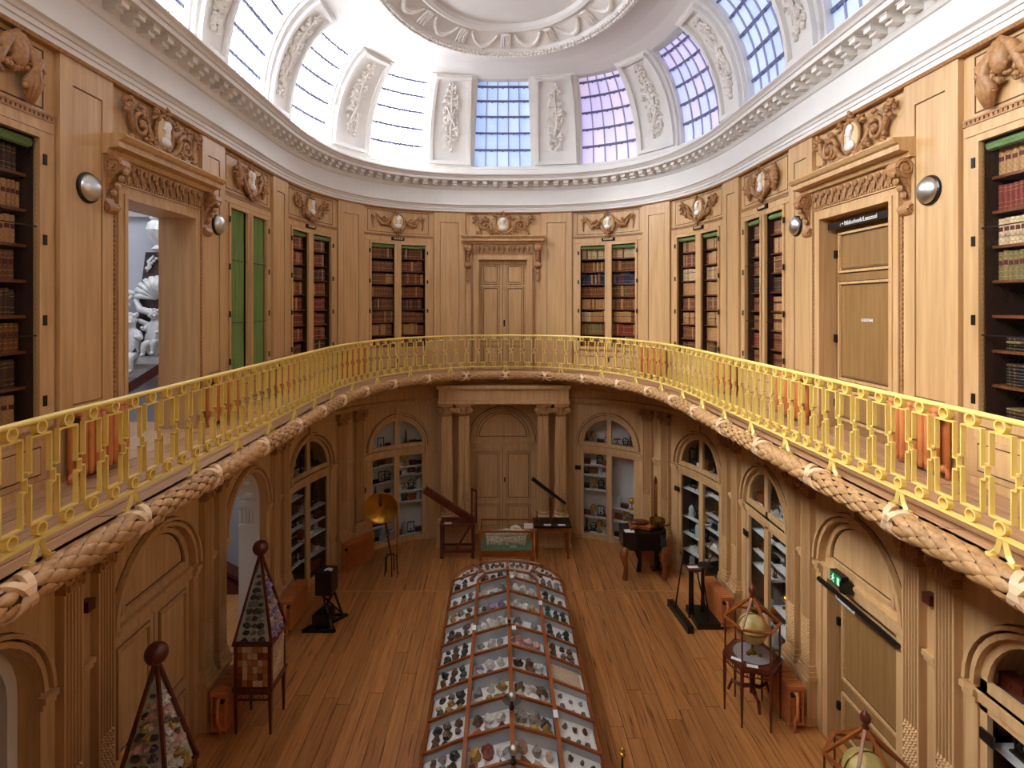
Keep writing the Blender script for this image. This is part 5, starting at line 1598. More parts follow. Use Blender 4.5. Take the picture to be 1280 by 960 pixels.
# wooden telescope on a trestle, left of the columns
t = thing('trestle_telescope', (-1.08, 12.72, 0), 'dark red wooden box telescope slanting on a trestle before the left columns', 'instrument')
obj('tube', MB().bar((-.76, -.05, 1.52), (.33, .02, .80), .13, .15), MAHO, t)
obj('eyepiece_box', MB().bar((-.62, -.13, 1.52), (-.28, -.13, 1.28), .05, .06), MAHO, t)
for x, y in ((-.36, -.16), (.34, -.16), (-.36, .2), (.34, .2)):
    mb = MB().box(x - .03, x + .03, y - .03, y + .03, .05, .76); mb.ball((x, y, .03), (.045, .045, .03), 8, 5)
    obj('leg', mb, MAHO, t)
mb = MB().box(-.40, .38, -.2, .24, .74, .78)
obj('table_top', mb, MAHO, t)
for y in (-.16, .2): obj('stretcher', MB().box(-.36, .34, y - .02, y + .02, .14, .19), MAHO, t)
obj('brace', MB().bar((.28, -.16, .74), (-.05, -.16, .18), .04, .05), MAHO, t)
mb = MB().box(.30, .335, -.12, -.08, .78, 1.55).box(.40, .435, -.12, -.08, .78, 1.5).bar((.30, -.1, 1.55), (.43, -.1, 1.49), .04, .04)
obj('upright_frame', mb, MAHO, t)
obj('paper', MB().box(-.3, -.14, -.18, -.08, .781, .785), WHITE, None, 'white paper lying on the trestle of the wooden telescope', 'paper', loc=(-1.08, 12.72, 0))

# telescope on the black-topped table
t = thing('side_table', (1.05, 12.72, 0), 'small mahogany table with a black top before the right columns', 'table')
obj('table_top', MB().box(-.42, .42, -.26, .26, .72, .77), BLACK, t)
obj('apron', MB().box(-.37, .37, -.2, .2, .6, .72), CASEW, t)
for x in (-.34, .34):
    for y in (-.17, .17): obj('leg', MB().tube([(x, y, .6), (x, y, .3), (x * 1.03, y, .0)], [.035, .028, .02], 4), CASEW, t)
t = thing('brass_telescope', (1.02, 12.74, .77), 'long black telescope slanting upward on the black-topped table', 'telescope')
obj('tube', MB().tube([(-.42, -.02, .98), (-.1, -.02, .74), (.34, .02, .40)], [.045, .042, .034], 12), BLACK, t)
obj('eyepiece', MB().tube([(.33, .02, .41), (.40, .025, .355)], .022, 8), BRASS, t)
obj('pillar', MB().lathe([(.05, 0), (.05, .02), (.02, .04), (.018, .3), (.03, .36), (.02, .54)], k=10), BRASSD, t)
for k in range(3): obj('foot', MB().tube([(0, 0, .06), (.12 * math.cos(k * 2.09 + .5), .12 * math.sin(k * 2.09 + .5), .01)], .012, 6), BRASSD, t)
for i, (x, y) in enumerate(((-.12, -.2), (.2, -.2))):
    obj('label_card', MB().box(-.08, .08, -.04, .04, 0, .006), WHITE, None, 'white card at the %s front of the black-topped table' % ('left', 'right')[i], 'label', loc=(1.05 + x, 12.72 + y, .772))
t = thing('brass_instrument', (.72, 12.82, .77), 'thin upright brass instrument at the left end of the black-topped table', 'instrument')
obj('base', MB().lathe([(.05, 0), (.05, .02), (.015, .03), (.012, .2)], k=10), BRASSD, t)
obj('needle', MB().tube([(0, 0, .2), (.02, 0, .42)], .008, 5), BRASS, t)

# glass case with the fossil jaw
t = thing('fossil_case', (0.0, 11.82, 0), 'glazed wooden case holding a fossil jaw on green baize, before the central door', 'display case')
x0, x1, y0, y1 = -.56, .56, -.33, .33
mb = MB().box(x0, x1, y0, y1, .52, .64); obj('body', mb, CASEW, t)
obj('baize', MB().box(x0 + .03, x1 - .03, y0 + .03, y1 - .03, .64, .65), GREENB, t)
for x in (x0, x1 - .035):
    for y in (y0, y1 - .035):
        obj('post', MB().box(x, x + .035, y, y + .035, .64, 1.04), CASEW, t)
        obj('leg', MB().box(x, x + .05, y, y + .05, 0, .52), CASEW, t)
for a, b in (((x0, y0), (x1, y0)), ((x0, y1), (x1, y1)), ((x0, y0), (x0, y1)), ((x1, y0), (x1, y1))):
    obj('rail', MB().bar((a[0], a[1], 1.04), (b[0], b[1], 1.04), .035), CASEW, t)
obj('pane', MB().box(x0 + .03, x1 - .03, y0 + .01, y0 + .014, .65, 1.02), GLASS, t)
obj('pane', MB().box(x0 + .02, x1 - .02, y0 + .02, y1 - .02, 1.045, 1.05), GLASS, t)
fj = thing('fossil_jaw', (0.0, 11.82, .65), 'pale fossil jaw with rows of teeth inside the glazed case', 'fossil')
mb = MB(); mb.tube([(-.42, .05, .16), (-.25, .0, .21), (0, -.02, .23), (.25, .0, .24), (.44, .06, .2)], [.05, .075, .085, .09, .05], 8)
mb.tube([(-.4, .18, .12), (0, .16, .18), (.42, .18, .14)], [.05, .08, .06], 8); mb.ball((.2, .05, .3), (.12, .09, .07), 8, 6)
obj('jawbone', mb, BONE, fj, smooth=True)
rr = random.Random(2)
mb = MB()
for i in range(26):
    x = -.4 + i * .032; mb.tube([(x, -.06, .19), (x + rr.uniform(-.01, .01), -.1, .1), (x + rr.uniform(-.012, .012), -.11, .02)], [.022, .02, .008], 5)
obj('teeth', mb, BONE, fj, kind='stuff')
obj('green_stone', MB().prism([(.06, 0), (.22, 0), (.16, .06), (.1, .05)], -.2, -.14), noisy('pale_green', '#8AA890', '#A6BEA4', (8, 8, 8)), fj)
obj('label_card', MB().box(-.09, .09, -.02, .02, 0, .09), WHITE, None, 'white card on the right end of the fossil case', 'label', loc=(.46, 11.62, 1.06))

# electrical machine on cabriole legs
t = thing('electrical_machine', (2.88, 11.85, 0), 'dark machine with a shaped wooden top on cabriole legs, right of centre', 'instrument')
mb = MB().column([(-.46, -.25), (-.2, -.33), (.3, -.3), (.48, -.1), (.46, .25), (-.44, .25)], .62, .98)
obj('body', mb, BLACK, t)
mb = MB().column([(-.30, -.22), (-.12, -.1), (.1, -.2), (.26, -.08), (.2, .2), (-.05, .12), (-.26, .2)], 1.0, 1.05)
obj('table_top', mb, CASEW, t)
mb = MB(); mb.ball((-.05, .05, 1.09), (.2, .12, .04), 12, 6); obj('cushion', mb, MAHO, t)
obj('bowl', MB().lathe([(.06, .98), (.12, 1.0), (.16, 1.1), (.17, 1.16), (.15, 1.16), (.12, 1.06)], (.32, 0, 0), 16), BRASSD, t)
for x, y, m in ((-.40, -.22, CASEW), (.42, -.18, CASEW), (-.02, .15, BLACK), (.4, .2, BLACK)):
    obj('leg', MB().tube([(x, y, .66), (x - .05, y - .03, .48), (x + .01, y, .22), (x - .03, y - .05, .0)], [.09, .08, .045, .055], 8), m, t, smooth=True)
obj('crank', MB().tube([(.34, -.3, 1.12), (.5, -.3, 1.16), (.5, -.3, 1.2)], .012, 6), IRON, t)
obj('paper', MB().box(-.42, -.22, -.28, -.12, 0, .006), WHITE, None, 'white paper on the front corner of the dark electrical machine', 'paper', loc=(2.88, 11.85, .985))
t = thing('thermometer', (3.22, 12.05, 0), 'tall narrow dark wooden thermometer rising behind the electrical machine', 'instrument')
obj('rod', MB().box(-.03, .03, -.02, .02, .0, 1.92).prism([(-.03, 1.92), (.03, 1.92), (0, 2.02)], -.02, .02), MAHO, t)
obj('scale', MB().box(-.012, .012, -.024, -.02, 1.2, 1.85), BRASS, t)
obj('foot', MB().box(-.1, .1, -.1, .1, 0, .04), MAHO, t)

# black box stand on the left
t = thing('box_stand', (-3.22, 9.98, 0), 'black box on crossed legs over a triangular frame, standing on the left floor', 'instrument')
mb = MB().column([(-.16, -.14), (.14, -.16), (.16, .14), (-.14, .16)], .58, .98)
obj('box', mb, BLACK, t)
for a, b in (((-.16, -.22, .05), (.14, .12, .6)), ((.16, -.22, .05), (-.14, .12, .6)), ((-.14, .24, .05), (.12, -.08, .6)), ((.2, .26, .05), (-.1, -.08, .6)), ((.2, .26, .05), (.08, .1, .6))):
    obj('leg', MB().bar(a, b, .03), IRON, t)
for a, b in (((-.34, -.26), (.22, -.26)), ((.22, -.26), (.02, .1)), ((-.34, -.26), (-.1, .1)), ((.02, .26), (.30, .26)), ((.3, .26), (.05, -.05))):
    obj('base_bar', MB().bar((a[0], a[1], .025), (b[0], b[1], .025), .04), IRON, t)
obj('weight', MB().column([(-.2, -.18), (.1, -.2), (.12, .12), (-.1, .16)], .04, .26), BLACK, t)
mb = MB().tube([(-.12, .05, .98), (-.12, .05, 1.12), (-.04, .05, 1.16)], .02, 6)
obj('lens_arm', mb, IRON, t)
mb = MB().add([(-.07, -.05, 0), (.0, -.05, .02), (.0, .05, .02), (-.07, .05, 0), (.07, -.05, 0), (.07, .05, 0)], [(0, 1, 2, 3), (1, 4, 5, 2)])
obj('open_booklet', mb, WHITE, None, 'small open white booklet on top of the black box stand', 'booklet', loc=(-3.17, 9.93, .99))

# black balance stand on the right
t = thing('balance_stand', (3.45, 10.1, 0), 'black apparatus of two posts on a low base with a long beam, right floor', 'instrument')
obj('base', MB().box(-.12, .34, -.3, .34, 0, .10), BLACK, t)
obj('beam', MB().bar((-.36, .5, .06), (-.28, -.42, .06), .11, .12), BLACK, t)
for x, y in ((-.1, .05), (.12, .12)):
    obj('post', MB().lathe([(.05, .1), (.04, .14), (.03, .5), (.035, .86), (.06, .9)], (x, y, 0), 8), BLACK, t)
obj('platform', MB().box(-.2, .02, -.06, .16, .90, .94), MAHO, t)
obj('pan', MB().lathe([(.10, .0), (.13, .02), (.12, .03)], (.16, .12, .92), 14), IRON, t)
for a, b in (((-.36, .2, .1), (-.25, .1, 1.1)), ((-.2, -.1, .1), (-.16, .0, .9)), ((.1, -.2, .1), (.0, .05, .8)), ((.26, .25, .1), (.1, .1, .8))):
    obj('strut', MB().tube([a, b], .014, 6), IRON, t)
obj('handle', MB().tube([(-.25, .1, 1.1), (-.3, .08, 1.2)], .016, 6), MAHO, t)
obj('pointer', MB().tube([(.2, .12, .95), (.3, .12, 1.12), (.22, .1, 1.25), (.3, .1, 1.38), (.25, .1, 1.42)], .012, 6), BRASSD, t)
obj('label_card', MB().box(-.09, .09, -.04, .04, 0, .006), WHITE, None, 'white card on the black balance stand', 'label', loc=(3.36, 10.13, .945))

# mineral obelisks on the left
TERR = []
def obelisk(y, ti, where, cols, mosaic):
    X = -3.40; hw, hd = .25, .25
    t = thing('obelisk_case', (X, y, 0), ti, 'display case')
    z0, z1 = 1.20, 2.27
    for sx in (-1, 1):
        for sy in (-1, 1):
            mb = MB().column([(sx * hw - sx * .05, sy * hd - sy * .05), (sx * hw, sy * hd - sy * .05), (sx * hw, sy * hd), (sx * hw - sx * .05, sy * hd)], .56, 1.2)
            mb.add([(sx * (hw - .05), sy * (hd - .05), .56), (sx * hw, sy * (hd - .05), .56), (sx * hw, sy * hd, .56), (sx * (hw - .05), sy * hd, .56), (sx * (hw - .01), sy * (hd - .01), 0), (sx * (hw - .035), sy * (hd - .01), 0), (sx * (hw - .035), sy * (hd - .035), 0), (sx * (hw - .01), sy * (hd - .035), 0)],
                   [(0, 1, 7, 6), (1, 2, 4, 7), (2, 3, 5, 4), (3, 0, 6, 5), (4, 5, 6, 7)])
            obj('leg', mb, MAHO, t)
            obj('corner_bar', MB().bar((sx * hw, sy * hd, z0), (sx * .012, sy * .012, z1), .03), MAHO, t)
            e = .006
    for z in (1.2, .60):
        mb = MB().box(-hw - .015, hw + .015, -hd - .015, -hd + .03, z - .025, z + .025).box(-hw - .015, hw + .015, hd - .03, hd + .015, z - .025, z + .025).box(-hw - .015, -hw + .03, -hd, hd, z - .025, z + .025).box(hw - .03, hw + .015, -hd, hd, z - .025, z + .025)
        obj('frame_rail', mb, MAHO, t)
    mb = MB()
    for i in range(6):
        x = -hw + .06 + i * .076; mb.tube([(x + .025 * math.cos(q * PI / 4), -hd + .01, .50 + .03 * math.sin(q * PI / 4)) for q in range(8)], .006, 4, closed=True)
    mb.box(-hw + .04, hw - .04, -hd, -hd + .02, .455, .47); mb.box(-hw + .04, hw - .04, -hd, -hd + .02, .535, .56)
    obj('pierced_apron', mb, MAHO, t)
    obj('ball_finial', MB().ball((0, 0, z1 + .10), .105, 20, 12), MAHO, t, smooth=True)
    b = .23; core = obj('inner_board', MB().add([(-b, -b, z0), (b, -b, z0), (b, b, z0), (-b, b, z0), (0, 0, z1 - .05)], [(0, 1, 4), (1, 2, 4), (2, 3, 4), (3, 0, 4), (0, 3, 2, 1)]), PALEBOARD, t)
    for q in range(4):
        R = Matrix.Rotation(q * PI / 2, 4, 'Z')
        mb = MB(); mb.T = R; g = .243
        mb.add([(-g, -g, z0 + .01), (g, -g, z0 + .01), (0, -.004, z1 - .01)], [(0, 1, 2)])
        obj('pane', mb, GLASS, t)
        mb = MB(); mb.T = R; mb.box(-hw + .04, hw - .04, -hd + .012, -hd + .03, .62, 1.18)
        obj('side_panel', mb, BLACK if q == 0 else PAPERL if q == 1 else MAHO, t)
    for i in range(6):
        for j in range(6):
            x = -hw + .045 + j * .068; z = .635 + i * .09
            obj('marble_tile', MB().box(x, x + .062, -hd + .002, -hd + .013, z, z + .084), rnd.choice(mosaic), t)
    obj('curved_relief', MB().tube([(hw - .012, -.18, .7), (hw - .008, -.02, .85), (hw - .008, .1, 1.05), (hw - .012, .17, 1.1)], .03, 6), PAPERL, t)
    return t
MOS = [noisy('tile_%d' % i, a, b, (40, 40, 40), .3) for i, (a, b) in enumerate((('#7A4426', '#94582E'), ('#A87244', '#BC8854'), ('#BCA080', '#D2BC9C'), ('#6A3826', '#7E4630'), ('#9A6234', '#B07842'), ('#C8A888', '#DCC4A8')))]
obelisk(7.65, 'farther obelisk case of minerals with a dark ball, before the lower left open arch', 'far', None, MOS)
obelisk(5.33, 'nearer obelisk case of minerals with a dark ball, at the bottom left', 'near', None, MOS)

# globe cases on the right
def globe_case(y, label, glabel, rot):
    X = 3.38
    t = thing('globe_case', (X, y, 0), label, 'display case')
    R = .37; V = [(R * math.cos(rot + k * PI / 3), R * math.sin(rot + k * PI / 3)) for k in range(6)]
    for k in range(6):
        a, b = V[k], V[(k + 1) % 6]
        obj('leg', MB().tube([(a[0] * .97, a[1] * .97, .80), (a[0] * .97, a[1] * .97, .4), (a[0] * .97, a[1] * .97, 0)], [.026, .022, .014], 4), MAHO, t)
        obj('post', MB().tube([(a[0] * .95, a[1] * .95, .83), (a[0] * .95, a[1] * .95, 1.30)], .013, 4), MAHO, t)
        obj('eave_bar', MB().bar((a[0] * .97, a[1] * .97, 1.31), (b[0] * .97, b[1] * .97, 1.31), .028), CASEW, t)
        obj('roof_bar', MB().bar((a[0] * .97, a[1] * .97, 1.31), (0, 0, 1.63), .026), CASEW, t)
        obj('pane', MB().add([(a[0] * .94, a[1] * .94, .84), (b[0] * .94, b[1] * .94, .84), (b[0] * .94, b[1] * .94, 1.30), (a[0] * .94, a[1] * .94, 1.30)], [(0, 1, 2, 3)]), GLASS, t)
        obj('pane', MB().add([(a[0] * .95, a[1] * .95, 1.315), (b[0] * .95, b[1] * .95, 1.315), (0, 0, 1.625)], [(0, 1, 2)]), GLASS, t)
        mb = MB(); A = Vector((*a, 0)) * .96; B_ = Vector((*b, 0)) * .96
        for q in range(4):
            c = A.lerp(B_, (q + .5) / 4)
            mb.tube([(c.x + (B_ - A).normalized().x * .03 * math.cos(w * PI / 3), c.y + (B_ - A).normalized().y * .03 * math.cos(w * PI / 3), .72 + .026 * math.sin(w * PI / 3)) for w in range(6)], .006, 4, closed=True)
        mb.bar((A.x, A.y, .69), (B_.x, B_.y, .69), .014); mb.bar((A.x, A.y, .755), (B_.x, B_.y, .755), .014)
        obj('pierced_apron', mb, MAHO, t)
    obj('table_top', MB().column([(v[0] * 1.04, v[1] * 1.04) for v in V], .78, .83), MAHO, t)
    obj('finial', MB().lathe([(.03, 1.61), (.035, 1.64), (.02, 1.66), (.05, 1.70), (.052, 1.73), (.03, 1.77), (.012, 1.79), (.004, 1.81)], k=12), MAHO, t, smooth=True)
    mb = MB()
    mb.tube([(0, 0, .74), (0, 0, .42), (0, 0, .30)], [.05, .035, .04], 8)
    for k in range(3):
        a = k * 2.09 + .4
        mb.tube([(0, 0, .4), (.14 * math.cos(a), .14 * math.sin(a), .34), (.27 * math.cos(a), .27 * math.sin(a), .36), (.32 * math.cos(a), .32 * math.sin(a), .22)], [.03, .03, .025, .02], 6)
    obj('curved_stretcher', mb, MAHO, t)
    g = thing('globe', (X, y, .83), glabel, 'globe')
    obj('dish', MB().lathe([(.24, 0), (.255, .012), (.25, .018), (.0, .02)], k=28), GREYD, g)
    obj('stand', MB().lathe([(.06, .02), (.05, .04), (.015, .06), (.012, .17)], k=10).ball((-.08, -.05, .04), .03, 8, 5).ball((.07, -.08, .035), .025, 8, 5), BRASSD, g)
    obj('sphere', MB().ball((0, 0, .36), .198, 28, 16), PARCH, g, smooth=True)
    mb = MB().tube([(.212 * math.cos(i * PI / 16), .212 * math.sin(i * PI / 16), .36) for i in range(32)], .008, 5, closed=True)
    obj('horizon_ring', mb, BRASSD, g)
    mb = MB().tube([(.208 * math.cos(i * PI / 16), 0, .36 + .208 * math.sin(i * PI / 16)) for i in range(32)], .006, 5, closed=True)
    obj('meridian_ring', mb, BRASSD, g)
    for k, (dx, dy) in enumerate(((-.27, -.12), (-.12, -.27))):
        obj('label_card', MB().box(-.07, .07, -.03, .03, 0, .004), WHITE, None, 'white card at the %s of the %s' % (('left edge', 'front edge')[k], 'nearer globe' if y < 6.5 else 'farther globe'), 'label', loc=(X + dx, y + dy, .835), rz=-.6 if k == 0 else -.3)
globe_case(7.79, 'farther six-sided glass globe case on slender legs, right side of the floor', 'yellowed globe inside the farther six-sided glass case', math.radians(-75))
globe_case(5.38, 'nearer six-sided glass globe case, at the bottom right of the photo', 'yellowed globe inside the nearer six-sided glass case', math.radians(-75))
# barrier post
t = thing('barrier_post', (1.16, 5.9, 0), 'slim black barrier post with a brass ball, right of the mineral case', 'post')
obj('pole', MB().tube([(0, 0, .02), (0, 0, .95)], .012, 8), BLACK, t)
obj('brass_head', MB().ball((0, 0, 1.0), .028, 10, 7).lathe([(.014, .93), (.035, .945), (.03, .965), (.014, .975)], k=10), BRASS, t)
obj('foot', MB().lathe([(.13, 0), (.13, .012), (.02, .03)], k=18), BLACK, t)
# ------------------------------------------------------------------ long mineral case in the middle of the floor
MX = 0.0; ZO, ZI, ZR = .85, 1.03, 1.17
HW, HI = .966, .50
PITCH = .475; YTOP = 9.82; NROW = 14; YB = YTOP - NROW * PITCH
ENDD = .86
case = thing('mineral_case', (MX, 6.6, 0), 'long round-ended mahogany and glass mineral case down the middle of the floor', 'display case')
def cz(x):                       # height of the glass at cross position x
    x = abs(x)
    return ZO + (ZI - ZO) * (HW - x) / (HW - HI) if x > HI else ZI + (ZR - ZI) * (HI - x) / HI
def Y(y): return y - 6.6
def outline(off=0, n=18):
    pts = []
    for k in range(n + 1):
        a = PI * k / n; pts.append(((HW + off) * math.cos(a), Y(YTOP) + (ENDD + off) * math.sin(a)))
    pts += [(-HW - off, Y(YB)), (HW + off, Y(YB))]
    return pts
mb = MB().column(outline(-.01), .16, ZO - .10)
obj('body', mb, CASEW, case)
obj('plinth', MB().column(outline(-.06), 0, .16), MAHO, case)
obj('bed', MB().column(outline(-.04), ZO - .10, ZO - .085), CASEBACK, case)
ol = outline(0)
mb = MB(); mb.tube([(p[0], p[1], ZO - .02) for p in ol], .022, 4, closed=True); mb.column(outline(.0), ZO - .12, ZO - .10)
obj('rim', mb, CASEW, case)
def cbar(a, b, w=.028, name='rail'):
    obj(name, MB().bar(a, b, w, .03), CASEW, case)
YE = Y(YTOP) - .03                                     # the ridge ends here in a small hip
for s in (-1, 1):
    cbar((s * HI, Y(YB), ZI), (s * HI, Y(YTOP) - .34, ZI), .045); cbar((s * HI, Y(YTOP) - .34, ZI), (s * .37, YE - .07, ZI), .04)
    cbar((s * .37, YE - .07, ZI), (0, YE, ZI + .03), .035); cbar((s * .37, YE - .07, ZI), (s * HW * math.cos(.86), Y(YTOP) + ENDD * math.sin(.86), ZO), .03)
cbar((0, Y(YB), ZR), (0, YE, ZI + .03), .05, 'ridge_rail') if False else cbar((0, Y(YB), ZR), (0, YE - .12, ZR), .05, 'ridge_rail')
cbar((0, YE - .12, ZR), (0, YE, ZI + .03), .045)
cbar((0, YE, ZI + .03), (0, Y(YTOP) + ENDD, ZO), .035)
for r in range(NROW + 1):
    y = Y(YTOP - r * PITCH)
    for s in (-1, 1):
        cbar((s * HW, y, ZO), (s * (HI if r else .41), y, ZI))
        if r: cbar((s * HI, y, ZI), (0, y, ZR))
        if not r: continue
        obj('partition', MB().prism([(s * HW, ZO - .09), (s * HI, ZO - .09), (s * HI, ZI - .01), (s * HW, ZO - .01)], y - .004, y + .004), CARDG, case)
        obj('partition', MB().prism([(s * HI, ZO - .09), (0, ZO - .09), (0, ZR - .01), (s * HI, ZI - .01)], y - .004, y + .004), CARDG, case)
for x in (-HI, 0, HI):
    obj('partition', MB().box(x - .004, x + .004, Y(YB), Y(YTOP), ZO - .09, (ZI if x else ZR) - .015), CARDG, case)
def TZ(x, xa): return cz(x) - (.15 if xa == 0 else .095)
# sloping white trays and the glass above them
for r in range(NROW):
    y1, y0 = Y(YTOP - r * PITCH) - .008, Y(YTOP - (r + 1) * PITCH) + .008
    for s in (-1, 1):
        for xa, xb in ((HI, HW), (0, HI)):
            a, b = sorted((s * (xa + .02), s * (xb - .02)))
            zt = lambda x: TZ(x, xa)
            obj('tray', MB().add([(a, y0, zt(a)), (b, y0, zt(b)), (b, y1, zt(b)), (a, y1, zt(a))], [(0, 1, 2, 3)]), WHITE, case)
for s in (-1, 1):
    for xa, xb in ((HI, HW), (0, HI)):
        a, b = s * xa, s * xb
        obj('pane', MB().add([(a, Y(YB), cz(a) - .004), (b, Y(YB), cz(b) - .004), (b, Y(YTOP), cz(b) - .004), (a, Y(YTOP), cz(a) - .004)], [(0, 1, 2, 3)]), GLASS, case)
def ETZ(q): return ZO - .07 + .15 * q          # q: 0 at the rim, 1 at the inner end
k = 14; vs = [(.97 * HW * math.cos(PI * i / k), Y(YTOP) + .015 + .97 * ENDD * math.sin(PI * i / k), ETZ(0)) for i in range(k + 1)] + [(.42 * HW * math.cos(PI * i / k), Y(YTOP) - .03 + .02 * math.sin(PI * i / k), ETZ(1)) for i in range(k + 1)]
obj('end_tray', MB().add(vs, [(i, i + 1, k + 2 + i, k + 1 + i) for i in range(k)]), WHITE, case)
mb = MB(); k = 14
mb.add([(HW * math.cos(PI * i / k), Y(YTOP) + ENDD * math.sin(PI * i / k), ZO) for i in range(k + 1)] + [(0, YE, ZI + .02)], [(i, i + 1, k + 1) for i in range(k)])
obj('pane', mb, GLASS, case)
# rocks: a few shapes, many minerals
def rock(seed, spiky=0):
    bm = bmesh.new(); bmesh.ops.create_icosphere(bm, subdivisions=2, radius=1)
    r = random.Random(seed); ph = [r.uniform(0, 6) for _ in range(9)]
    for v in bm.verts:
        c = v.co
        k = 1 + .22 * math.sin(3.1 * c.x + ph[0]) * math.cos(2.7 * c.y + ph[1]) + .18 * math.sin(5 * c.z + ph[2] + 2 * c.x) + r.uniform(-.1, .1) * (1 + spiky)
        v.co = c * max(.4, k)
        if v.co.z < -.45: v.co.z = -.45
    for v in bm.verts: v.co.z += .45
    me = bpy.data.meshes.new('mineral'); bm.to_mesh(me); bm.free()
    a = me.attributes.new('loc', 'FLOAT_VECTOR', 'POINT'); co = np.zeros(len(me.vertices) * 3, np.float32); me.vertices.foreach_get('co', co); a.data.foreach_set('vector', co)
    return me
MIN = dict(charcoal=('#2E2C2C', '#4C4846'), grey=('#6A6664', '#94908C'), brown=('#4A362A', '#74583E'), amber=('#8A6A2C', '#C09C50'), pale=('#B8B2A6', '#DEDAD0'), green=('#1E4A40', '#3A7464'), blue=('#2A3E8C', '#4A62B4'), violet=('#6A5680', '#A292B4'), pink=('#A87E74', '#CCA89C'), red=('#6A2A22', '#96483A'))
MM = {k: noisy('mineral_' + k, a, b, (2.2, 2.2, 2.2), .35, .2, rand=.15) for k, (a, b) in MIN.items()}
shapes = [rock(i, i % 2) for i in range(6)]
RK = {}
for k in MIN:
    for i, sh in enumerate(shapes):
        me = sh.copy(); me.name = 'mineral'; me.materials.append(MM[k]); RK[(k, i)] = me
PAL = {-2: [['charcoal', 'brown'], ['charcoal', 'grey'], ['grey', 'brown', 'amber'], ['charcoal', 'brown'], ['charcoal', 'brown'], ['charcoal', 'brown'], ['charcoal', 'green', 'amber', 'brown'], ['charcoal', 'brown'], ['charcoal', 'grey', 'brown'], ['charcoal']],
       -1: [['grey', 'charcoal'], ['grey', 'pale'], ['brown', 'charcoal', 'violet'], ['amber', 'grey', 'pale'], ['grey', 'pale'], ['pale', 'violet'], ['amber', 'pale', 'grey'], ['brown', 'pale', 'red'], ['amber', 'pale', 'red'], ['charcoal', 'amber', 'brown']],
       1: [['pale'], ['pale', 'grey'], ['pale', 'amber'], ['grey', 'pale'], ['pink', 'amber', 'grey'], ['charcoal', 'pale', 'brown'], ['brown', 'grey', 'pale'], ['brown', 'grey', 'amber'], ['grey', 'pink', 'red'], ['grey', 'charcoal', 'pale']],
       2: [['charcoal', 'grey'], ['charcoal', 'blue', 'brown'], ['green', 'charcoal'], ['green', 'charcoal'], ['brown', 'charcoal'], ['pale'], ['grey', 'violet', 'red'], ['grey', 'brown'], ['charcoal', 'grey'], ['grey']]}
CN = {-2: 'left outer', -1: 'left inner', 1: 'right inner', 2: 'right outer'}
RN = ['farthest', 'second', 'third', 'fourth', 'fifth', 'sixth', 'seventh', 'eighth', 'ninth', 'tenth']
r = random.Random(21)
cnt = 0
for row in range(9):
    for colm in (-2, -1, 1, 2):
        xa, xb = (HI + .05, HW - .06) if abs(colm) == 2 else (.05, HI - .05)
        y1, y0 = YTOP - row * PITCH - .05, YTOP - (row + 1) * PITCH + .06
        if colm == 2 and row == 5:
            mb = MB()
            for i in range(16):
                for j in range(9):
                    x = xa + (xb - xa) * (i + .5) / 16; yy = y0 - .02 + (y1 - y0 + .05) * (j + .5) / 9
                    q = TZ(x, HI); mb.box(x - .011, x + .011, yy - .018, yy + .018, q, q + .02)
            obj('pale_chips', mb, noisy('chips', '#B89A7C', '#DCC6AC', (60, 60, 60)), None, 'tray of tiny pale pinkish chips in the sixth right outer compartment', 'minerals', kind='stuff')
            continue
        nx, ny = (3, 3) if abs(colm) == 2 else (3, 2)
        if colm == 2 and row >= 6: nx, ny = 3, 2
        pal = PAL[colm][min(row, 9)]
        for ix in range(nx):
            for iy in range(ny):
                if r.random() < .06: continue
                k = r.choice(pal)
                sx = 1 if colm > 0 else -1
                x = sx * (xa + (xb - xa) * (ix + .5) / nx) + r.uniform(-.012, .012); yy = y0 + (y1 - y0) * (iy + .5) / ny + r.uniform(-.02, .02)
                sz = min((xb - xa) / nx, (y1 - y0) / ny) * r.uniform(.30, .46) * (.62 if colm == 2 and row > 5 else 1)
                if abs(colm) == 1: sz *= r.uniform(.95, 1.3)
                o = bpy.data.objects.new('mineral', RK[(k, r.randrange(6))]); COL.objects.link(o)
                zt = TZ(x, 0 if abs(colm) == 1 else HI) + .001
                mxh = (cz(x) - .01 - zt) / 1.75
                o.location = (MX + x, yy, zt); o.rotation_euler = (0, 0, r.uniform(0, 6))
                o.scale = (sz * r.uniform(.8, 1.15), sz * r.uniform(.8, 1.15), min(mxh, sz * r.uniform(.8, 1.35)))
                hz = ('left', 'middle', 'right')[ix if sx > 0 else nx - 1 - ix]; vt = (('front', 'back') if ny == 2 else ('front', 'centre', 'back'))[iy]
                props(o, '%s mineral, %s %s, in the %s compartment of the %s row' % (k, vt, hz, RN[row], CN[colm]), 'mineral', 'minerals in the %s %s compartment' % (RN[row], CN[colm]))
                cnt += 1
SEG = [(.08, .74, 'right side'), (.84, 1.50, 'right middle'), (1.64, 2.30, 'left middle'), (2.40, 3.06, 'left side')]
for a0, a1, nm in SEG:                                # the rounded far end
    for q in range(8):
        a = a0 + (a1 - a0) * (q // 2 + .5) / 4; v = .84 if q % 2 else .62
        x = HW * v * math.cos(a); yy = YTOP + ENDD * (v - .06) * math.sin(a)
        k = r.choice(['charcoal', 'grey', 'brown', 'charcoal', 'red'])
        o = bpy.data.objects.new('mineral', RK[(k, q % 6)]); COL.objects.link(o); o.location = (MX + x, yy, ETZ((.97 - v) / .55)); sz = r.uniform(.028, .042); o.scale = (sz, sz, sz)
        props(o, '%s mineral, %s of the %s row, %s wedge of the rounded far end' % (k, NTH[q // 2], 'outer' if q % 2 else 'inner', nm), 'mineral', 'minerals in the %s wedge of the rounded end' % nm)
